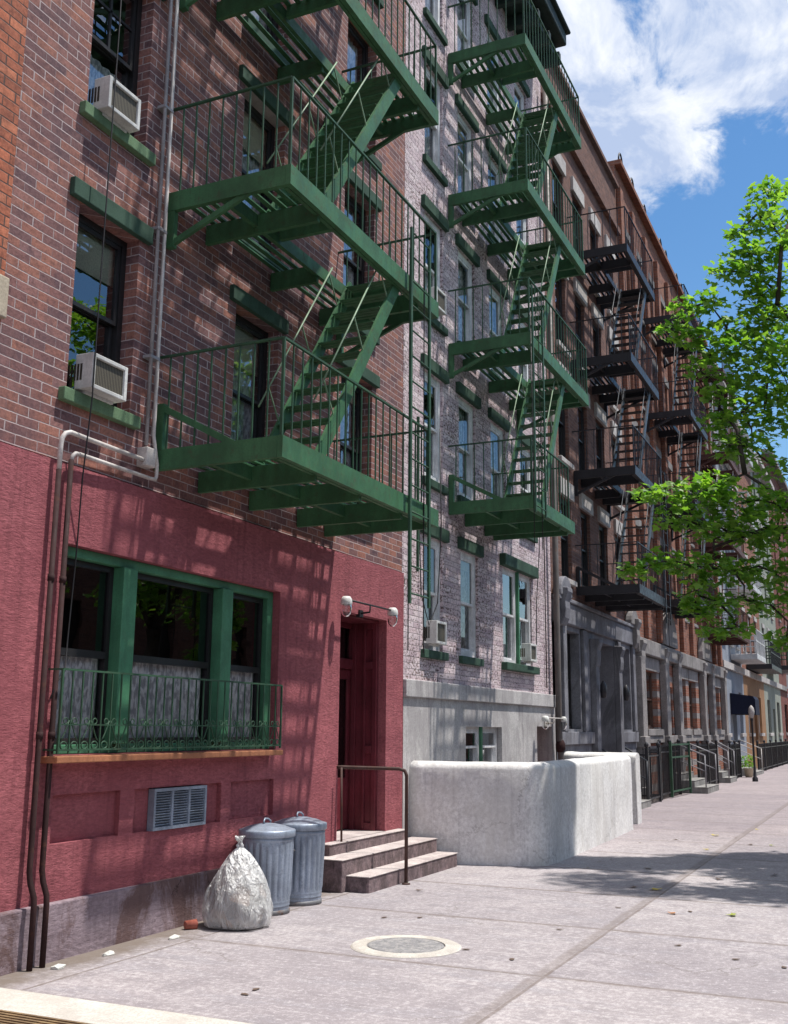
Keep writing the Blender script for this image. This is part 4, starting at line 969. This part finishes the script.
# balconies of the blue grey house
def balcony(label, x0, x1, z, d, mat, mat2, group, name='balcony'):
    t_ = thing(name, label, 'balcony', ((x0 + x1) / 2, 0, z), group)
    MB().box(x0, x1, -d, .04, z - .22, z).build('floor', M[mat], t_, bevel=.02)
    r_ = MB(); h = .95
    for zz in (.5, h): r_.bar((x0, -d + .03, z + zz), (x1, -d + .03, z + zz), .04); r_.bar((x0 + .02, .04, z + zz), (x0 + .02, -d + .03, z + zz), .04); r_.bar((x1 - .02, .04, z + zz), (x1 - .02, -d + .03, z + zz), .04)
    n = int((x1 - x0) / .16)
    for k in range(n + 1): r_.bar((x0 + (x1 - x0) * k / n, -d + .03, z), (x0 + (x1 - x0) * k / n, -d + .03, z + h), .022)
    n = int(d / .16)
    for k in range(n + 1):
        for xx in (x0 + .02, x1 - .02): r_.bar((xx, -d * k / n + .03, z), (xx, -d * k / n + .03, z + h), .022)
    r_.build('railing', M[mat2], t_)
for i, (z, lab) in enumerate([(4.5, 'white railed balcony lowest on the blue grey house'), (7.2, 'white railed balcony in the middle of the blue grey house'), (9.9, 'white railed balcony second from the top of the blue grey house'), (12.6, 'white railed balcony topmost on the blue grey house')]):
    balcony(lab, 43.0, 46.2, z, .95, 'whiteiron', 'whiteiron', 'white balconies')
balcony('black iron balcony above the ochre stucco ground floor', 48.0, 52.5, 4.4, 1.0, 'black', 'black', None)
balcony('dark balcony on the sage grey house', 56.5, 60, 4.8, 1.0, 'black', 'greenrail', None)

# awning, lamp post, banner
aw = thing('awning', 'dark navy canvas awning over the blue grey house entrance', 'awning', (42.2, -.5, 2.4))
MB().prism([(.01, 2.98), (-.80, 2.86), (-.88, 2.74), (-.88, 2.18), (-.85, 2.18), (-.85, 2.72), (.01, 2.92)], 42.0, 43.3, 'x').prism([(.01, 2.94), (-.80, 2.84), (-.86, 2.72), (-.86, 2.2), (.01, 2.2)], 42.02, 42.05, 'x').prism([(.01, 2.94), (-.80, 2.84), (-.86, 2.72), (-.86, 2.2), (.01, 2.2)], 43.25, 43.28, 'x').build('canopy', M['navy'], aw, fix=True)
MB().bar((42.04, .03, 2.2), (42.04, -.84, 2.2), .03).bar((43.26, .03, 2.2), (43.26, -.84, 2.2), .03).bar((42.04, -.84, 2.2), (43.26, -.84, 2.2), .03).build('frame', M['black'], aw)
lp = thing('lamp_post', 'slim black lamp post with a pale globe by the area fence', 'lamp post', (36.8, -1.3, 0))
MB().lathe([(.09, 0), (.09, .1), (.05, .16), (.035, .5), (.03, 1.9), (.05, 1.95), (.03, 2.0)], (36.8, -1.3, 0), 14).build('post', M['black'], lp)
MB().lathe([(.03, 2.0), (.08, 2.08), (.10, 2.2), (.08, 2.32), (.04, 2.38), (.001, 2.42)], (36.8, -1.3, 0), 16).build('globe', M['palestone'], lp)
bn = thing('banner', 'white vertical banner with red and blue print hanging from the far facade', 'banner', (62, -.5, 2.0))
def banner_mat():
    t = NT('banner_print'); P = t.pos(); px, py, pz = t.sep(P)
    c = t.ramp(t.mr(pz, 1.9, 4.6), [(0, (.10, .11, .25)), (.10, (.65, .62, .62)), (.16, (.12, .13, .3)), (.22, (.7, .68, .68)), (.40, (.55, .2, .2)), (.55, (.75, .73, .73)), (.62, (.62, .32, .3)), (.72, (.75, .73, .73))], 'CONSTANT')
    return t.done(t.pbr(c, .8))
MB().box(61.98, 62.0, -.75, -.42, 1.9, 4.6).build('cloth', banner_mat(), bn)
MB().tube([(61.99, .03, 4.65), (61.99, -.8, 4.65)], .02, 6).build('pole', M['black'], bn)

# ================================================================== area fences, gates, far stoops
def fence(label, x0, x1, y, h, mat='black', ret0=False, ret1=False, name='iron_fence', z=0., sp=.14, post=1.4):
    t_ = thing(name, label, 'fence', ((x0 + x1) / 2, y, z), None)
    r_ = MB(); segs = [((x0, y), (x1, y))]
    if ret0: segs.append(((x0, y + .03), (x0, .0)))
    if ret1: segs.append(((x1, y + .03), (x1, .0)))
    for p, q in segs:
        L_ = math.hypot(q[0] - p[0], q[1] - p[1]); n = max(2, int(L_ / sp))
        for zz in (.12, h - .12): r_.bar((*p, z + zz), (*q, z + zz), .03, .035)
        for k in range(n + 1):
            a = p[0] + (q[0] - p[0]) * k / n; c = p[1] + (q[1] - p[1]) * k / n
            r_.bar((a, c, z + .02), (a, c, z + h), .018)
            r_.lathe([(.016, 0), (.020, .02), (.001, .075)], (a, c, z + h - .01), 6)
    r_.build('railing', M[mat], t_)
    n = max(1, round((x1 - x0) / post))
    for k in range(n + 1):
        p_ = MB(); a = x0 + (x1 - x0) * k / n
        p_.box(a - .035, a + .035, y - .035, y + .035, z, z + h + .06); p_.lathe([(.02, 0), (.05, .05), (.05, .08), (.001, .14)], (a, y, z + h + .06), 8)
        p_.build('post', M[mat], t_)
    return t_
def stoop(label, x0, x1, y0, n, zt, rail=None, solid=None):
    t_ = thing('stoop', label, 'steps', ((x0 + x1) / 2, y0 / 2, 0), 'stone stoops down the street')
    for k in range(n):
        ya = y0 + (abs(y0) - .02) * k / n; za = zt * (k + 1) / n
        step(t_, x0, x1, ya, 0.02 - .003 * k, za - zt / n - (.02 if k == 0 else 0.012), za, 'greystep', 'greystep')
    if rail:
        for xx in (x0 + .05, x1 - .05):
            r_ = MB().tube([(xx, y0 + .05, zt / n), (xx, y0 + .05, zt / n + .8)], .018, 6).tube([(xx, y0 + .05, zt / n + .8), (xx, -.02, zt + .85)], .02, 6).tube([(xx, -.02, zt), (xx, -.02, zt + .85)], .018, 6).tube([(xx, y0 + .05, zt / n + .4), (xx, -.02, zt + .45)], .014, 6)
            r_.build('handrail', M[rail], t_)
    return t_
stoop('grey stone stoop at the recessed entrance of the brown house', 21.4, 23.6, -.62, 3, .42, 'blackgrey')
fence('black iron area railing in front of the right window of the brown house', 23.9, 25.2, -.5, 1.15, ret1=True)
fence('black iron area railing before the first window of the orange brick house', 25.75, 28.3, -.42, 1.2, ret0=True)
gt = thing('iron_gate', 'tall black iron gate standing open by the first orange brick window', 'gate', (27.2, -.5, 0))
for (p, q) in (((26.6, -.52), (28.6, -.62)),):
    f = MB(); f.bar((*p, .03), (*p, 1.32), .06); f.bar((*q, .03), (*q, 1.32), .06)
    for zz in (.15, .95, 1.25): f.bar((*p, zz), (*q, zz), .03, .04)
    f.build('frame', M['greenrail'], gt)
    r_ = MB()
    for k in range(1, 14):
        a = p[0] + (q[0] - p[0]) * k / 14; c = p[1] + (q[1] - p[1]) * k / 14; r_.bar((a, c, .1), (a, c, 1.3), .018)
    r_.build('bars', M['black'], gt)
stoop('grey stone stoop at the first door of the orange brick house', 28.95, 30.9, -1.0, 3, .48, 'conduitg')
fence('black iron area railing below the middle windows of the orange brick house', 31.1, 34.6, -.45, 1.15, ret0=True)
stoop('grey stone stoop at the second door of the orange brick house', 35.2, 36.7, -.75, 3, .48, 'conduitg')
fence('black iron area railing at the far end of the orange brick house', 37.3, 39.8, -.5, 1.1)
stoop('broad dark stone stoop of the blue grey house', 41.0, 43.9, -.85, 3, .4, 'conduit')
fence('long black iron railing in front of the ochre and sage houses', 44.5, 62, -.6, 1.05, sp=.2, post=2.5)
# potted plant on the far stoop ledge
pp = thing('potted_plant', 'small potted plant with pale flowers beside the far stoop', 'plant', (39.95, -.75, 0))
MB().lathe([(.001, 0), (.12, 0), (.16, .3), (.18, .31), (.15, .28)], (39.95, -.75, 0), 14).build('pot', M['cream'], pp)
mb = MB(); rn = random.Random(5)
for k in range(160):
    a = rn.random() * 6.28; r_ = .24 * rn.random() ** .5; c = V((39.95 + r_ * math.cos(a), -.75 + r_ * math.sin(a), .35 + .4 * rn.random()))
    d1 = V((rn.gauss(0, 1), rn.gauss(0, 1), rn.gauss(0, .6))).normalized() * .06; d2 = V((rn.gauss(0, 1), rn.gauss(0, 1), rn.gauss(0, .6))).normalized() * .035
    mb.quad(c - d1, c + d2, c + d1, c - d2)
mb.build('foliage', M['leaf'], pp)

# ================================================================== street tree
def unp(px, py, x):
    d = fw + rr * ((px - 394) / FPX) - uu * ((py - 512) / FPX)
    return CAM + d * ((x - CAM.x) / d.x)
tree = thing('street_tree', 'bright green maple reaching in from the right over the pavement', 'tree', (14.6, -5.6, 0))
rn = random.Random(11)
CL = [  # crown sprays: where they sit in the crown (sightline and distance down the street), spread in metres
 (768, 192, 15.2, .34), (757, 214, 15.2, .30), (774, 228, 15.2, .35), (741, 232, 14.9, .24), (786, 246, 15, .3), (744, 252, 14.8, .34), (722, 272, 14.6, .28), (748, 274, 14.8, .36), (763, 262, 15, .3),
 (772, 288, 15, .34), (758, 302, 14.9, .30), (708, 302, 14.4, .26), (684, 308, 14.2, .24), (671, 330, 14.1, .22), (692, 336, 14.2, .26), (727, 328, 14.5, .34), (762, 320, 14.8, .36), (784, 318, 15, .3), (742, 345, 14.6, .38), (712, 352, 14.3, .34), (770, 350, 14.8, .36), (700, 370, 14.2, .26), (752, 372, 14.6, .36), (784, 376, 15, .36),
 (722, 392, 14.4, .34), (766, 396, 14.6, .36), (742, 412, 14.4, .36), (716, 420, 14.3, .28), (772, 424, 14.7, .30), (728, 446, 14.3, .30), (752, 446, 14.4, .34), (776, 468, 14.7, .30), (786, 402, 15, .3),
 (648, 492, 13.4, .20), (664, 500, 13.5, .24), (690, 490, 13.7, .26), (704, 500, 13.8, .28), (716, 482, 13.9, .26), (736, 504, 14, .34), (760, 500, 14.2, .32), (782, 508, 14.4, .32), (676, 516, 13.6, .26), (702, 526, 13.8, .28), (728, 532, 14, .30), (752, 530, 14.1, .32), (780, 540, 14.3, .34),
 (632, 570, 13.2, .15), (646, 566, 13.3, .20), (668, 560, 13.5, .22), (690, 566, 13.6, .26), (712, 568, 13.8, .28), (734, 572, 13.9, .26), (758, 566, 14.1, .30), (782, 578, 14.3, .32), (700, 596, 13.7, .26), (722, 606, 13.8, .24), (744, 600, 14, .20), (712, 630, 13.7, .18), (736, 628, 13.8, .18), (772, 606, 14.2, .24), (786, 640, 14.3, .22), (694, 612, 13.6, .18)]
clus = [(unp(a, b_, x_), r_ * (1 if b_ > 470 else .86)) for a, b_, x_, r_ in CL]
for k in range(46):   # the rest of the crown, over the kerb
    a = rn.random() * 6.28; q = rn.random() ** .5
    c = V((14.2 + 1.9 * q * math.cos(a), -6.0 + 1.35 * q * math.sin(a), 3.7 + 4.8 * rn.random()))
    clus.append((c, .4 + .25 * rn.random()))
trunk = [V((14.6, -5.6, -.02)), V((14.62, -5.58, 1.2)), V((14.65, -5.52, 2.4)), V((14.7, -5.5, 3.2))]
MB_t = MB().tube(trunk, [.19, .15, .135, .12], 12)
hubs = [V((14.5, -4.6, 4.2)), V((14.2, -3.9, 4.9)), V((14.9, -4.9, 6.2)), V((14.8, -4.4, 7.4)), V((15.1, -4.7, 9.0)), V((15.3, -6.6, 5.5)), V((14.9, -7.2, 7.6)), V((13.9, -6.4, 5.2)), V((13.9, -3.5, 3.9)), V((14.4, -3.6, 5.9))]
links = [(None, 0), (0, 1), (None, 2), (2, 3), (3, 4), (None, 5), (5, 6), (None, 7), (0, 8), (1, 9)]
for p, h in links:
    a = trunk[-1] if p is None else hubs[p]; b_ = hubs[h]
    m_ = a.lerp(b_, .5) + V((rn.gauss(0, .06), rn.gauss(0, .06), .10))
    MB_t.tube([a, m_, b_], [.06 if p is None else .035, .045 if p is None else .026, .028 if p is None else .016], 8)
nodes = list(hubs)
for c, r_ in sorted(clus, key=lambda q: min((q[0] - h).length for h in hubs)):
    a = min(nodes, key=lambda h: (h - c).length + (0.15 if h in hubs else 0)); L_ = (c - a).length
    m_ = a.lerp(c, .5) + V((rn.gauss(0, .05), rn.gauss(0, .05), .06 * L_ - .02))
    MB_t.tube([a, m_, c], [.018, .012, .006], 6)
    nodes.append(c)
    for q in range(3):
        e_ = c + V((rn.gauss(0, .6), rn.gauss(0, .6), rn.gauss(0, .25))) * r_
        MB_t.tube([m_.lerp(c, .6), e_], [.006, .003], 4)
MB_t.build('trunk', M['bark'], tree)
LEAF = [(0, 0), (.30, .10), (.52, -.06), (.46, .22), (.62, .42), (.30, .46), (0, .98), (-.30, .46), (-.62, .42), (-.46, .22), (-.52, -.06), (-.30, .10)]
def leaves(mb, c, R_, n, flat=.45, sz=(.085, .135)):
    for _ in range(n):
        while True:
            v_ = V((rn.uniform(-1, 1), rn.uniform(-1, 1), rn.uniform(-1, 1)))
            if v_.length < 1: break
        p = c + V((v_.x * R_ * 1.15, v_.y * R_ * 1.15, v_.z * R_ * flat + rn.gauss(0, .02)))
        s = rn.uniform(*sz); nrm = V((rn.gauss(0, .55), rn.gauss(0, .55) - .2, 1)).normalized()
        a = rn.random() * 6.28; t1 = nrm.orthogonal().normalized(); t2 = nrm.cross(t1)
        ax = t1 * math.cos(a) + t2 * math.sin(a); ay = nrm.cross(ax)
        mb.add([p + ax * (q[0] * s) + ay * (q[1] * s) - nrm * (abs(q[0]) * s * .22 + q[1] * q[1] * s * .2) for q in LEAF], [tuple(range(12))])
cr = MB()
for i, (c, r_) in enumerate(clus):
    n = int((900 if c.z < 5.3 else 1050 if c.z < 7.6 else 760) * r_ * r_ + 18) if i < len(CL) else int(560 * r_ * r_ + 16)
    leaves(cr, c, r_, n, .72 if i < len(CL) else .6, (.072, .128) if i < len(CL) else (.085, .135))
cr.build('crown', M['leaf'], tree)

# ================================================================== fallen leaves
def gnd(px, py):
    d = fw + rr * ((px - 394) / FPX) - uu * ((py - 512) / FPX); return CAM + d * (-CAM.z / d.z)
FL = [(716, 836, 'yleaf', .13, 'bright yellow leaf beyond the tree shadow near the long joint'), (655, 890, 'yleaf', .12, 'yellow leaf at the near edge of the tree shadow'), (707, 850, 'yleaf', .09, 'small yellow leaf at the far edge of the tree shadow'), (731, 916, 'gleaf', .10, 'pale green leaf alone on the sunlit slab at the right'), (673, 914, 'oleaf', .08, 'orange leaf on the sunlit slab below the tree shadow'), (757, 830, 'yleaf', .08, 'yellow leaf lying on the long pavement joint'), (772, 846, 'gleaf', .08, 'greenish leaf at the right edge above the tree shadow'),
      (775, 876, 'bleaf', .10, 'dark curled leaf inside the tree shadow at the far right'), (719, 880, 'bleaf', .09, 'dark leaf in the middle of the tree shadow'), (649, 869, 'bleaf', .10, 'dark leaf in the left part of the tree shadow'), (634, 888, 'bleaf', .09, 'dark leaf at the lower left edge of the tree shadow'), (750, 845, 'bleaf', .10, 'dark leaf just above the right part of the tree shadow'), (676, 840, 'bleaf', .09, 'dark leaf on the sunlit paving right of the white wall'), (419, 891, 'bleaf', .07, 'dark leaf on the pavement right of the rusty handrail')]
more = [(610, 830), (640, 843), (736, 838), (772, 815), (718, 810), (703, 812), (600, 862), (588, 868), (736, 960), (678, 946), (784, 968), (512, 960), (420, 918), (466, 950), (560, 930), (618, 908), (690, 912), (384, 918), (780, 858), (256, 990), (245, 995)]
FL += [(a, b_, 'bleaf', .06, 'tiny dry brown leaf scrap on the sunlit pavement') for a, b_ in more]
for i, (a, b_, m, s, lab) in enumerate(FL):
    g_ = gnd(a, b_); q = rn.random() * 6.28; mb = MB(); cv = rn.uniform(.2, .5)
    SH = LEAF if i < 14 else [(.3 * math.cos(k) * (1 + .25 * math.sin(k * 3 + i)), .45 + .55 * math.sin(k)) for k in [.6283 * k for k in range(10)]]
    if i >= 14: cv *= .3
    pts = [(px_ * s * math.cos(q) - (py_ - .45) * s * math.sin(q), px_ * s * math.sin(q) + (py_ - .45) * s * math.cos(q), .006 + s * cv * (abs(px_) * .5 + (py_ - .4) ** 2 * .5)) for px_, py_ in SH]
    mb.add([(g_.x + p[0], g_.y + p[1], p[2]) for p in pts], [tuple(range(len(pts)))])
    o = mb.build('fallen_leaf', M[m], org=(g_.x, g_.y, 0))
    tag(o, lab, 'leaf', 'tiny leaf scraps on the pavement' if i >= 14 else 'fallen leaves on the pavement')

# ================================================================== unseen house across the street, added and lowered to shape window reflections
bo = thing('brick_building', 'unseen brick house added across the street to darken the ground floor window reflections', 'building', (15, -17, 0))
ops = [(-18 + k * 2.4, -17.1 + k * 2.4, 1 + 2.8 * r, 2.6 + 2.8 * r) for k in range(32) for r in range(2)]
wall(MB(), -20, 62, -.2, 6.9, ops, y=-17, depth=-.2).build('wall', M['brick3'], bo)
MB().box(-20, 62, -26, -17.25, -.2, 6.85).build('core', M['interior'], bo)
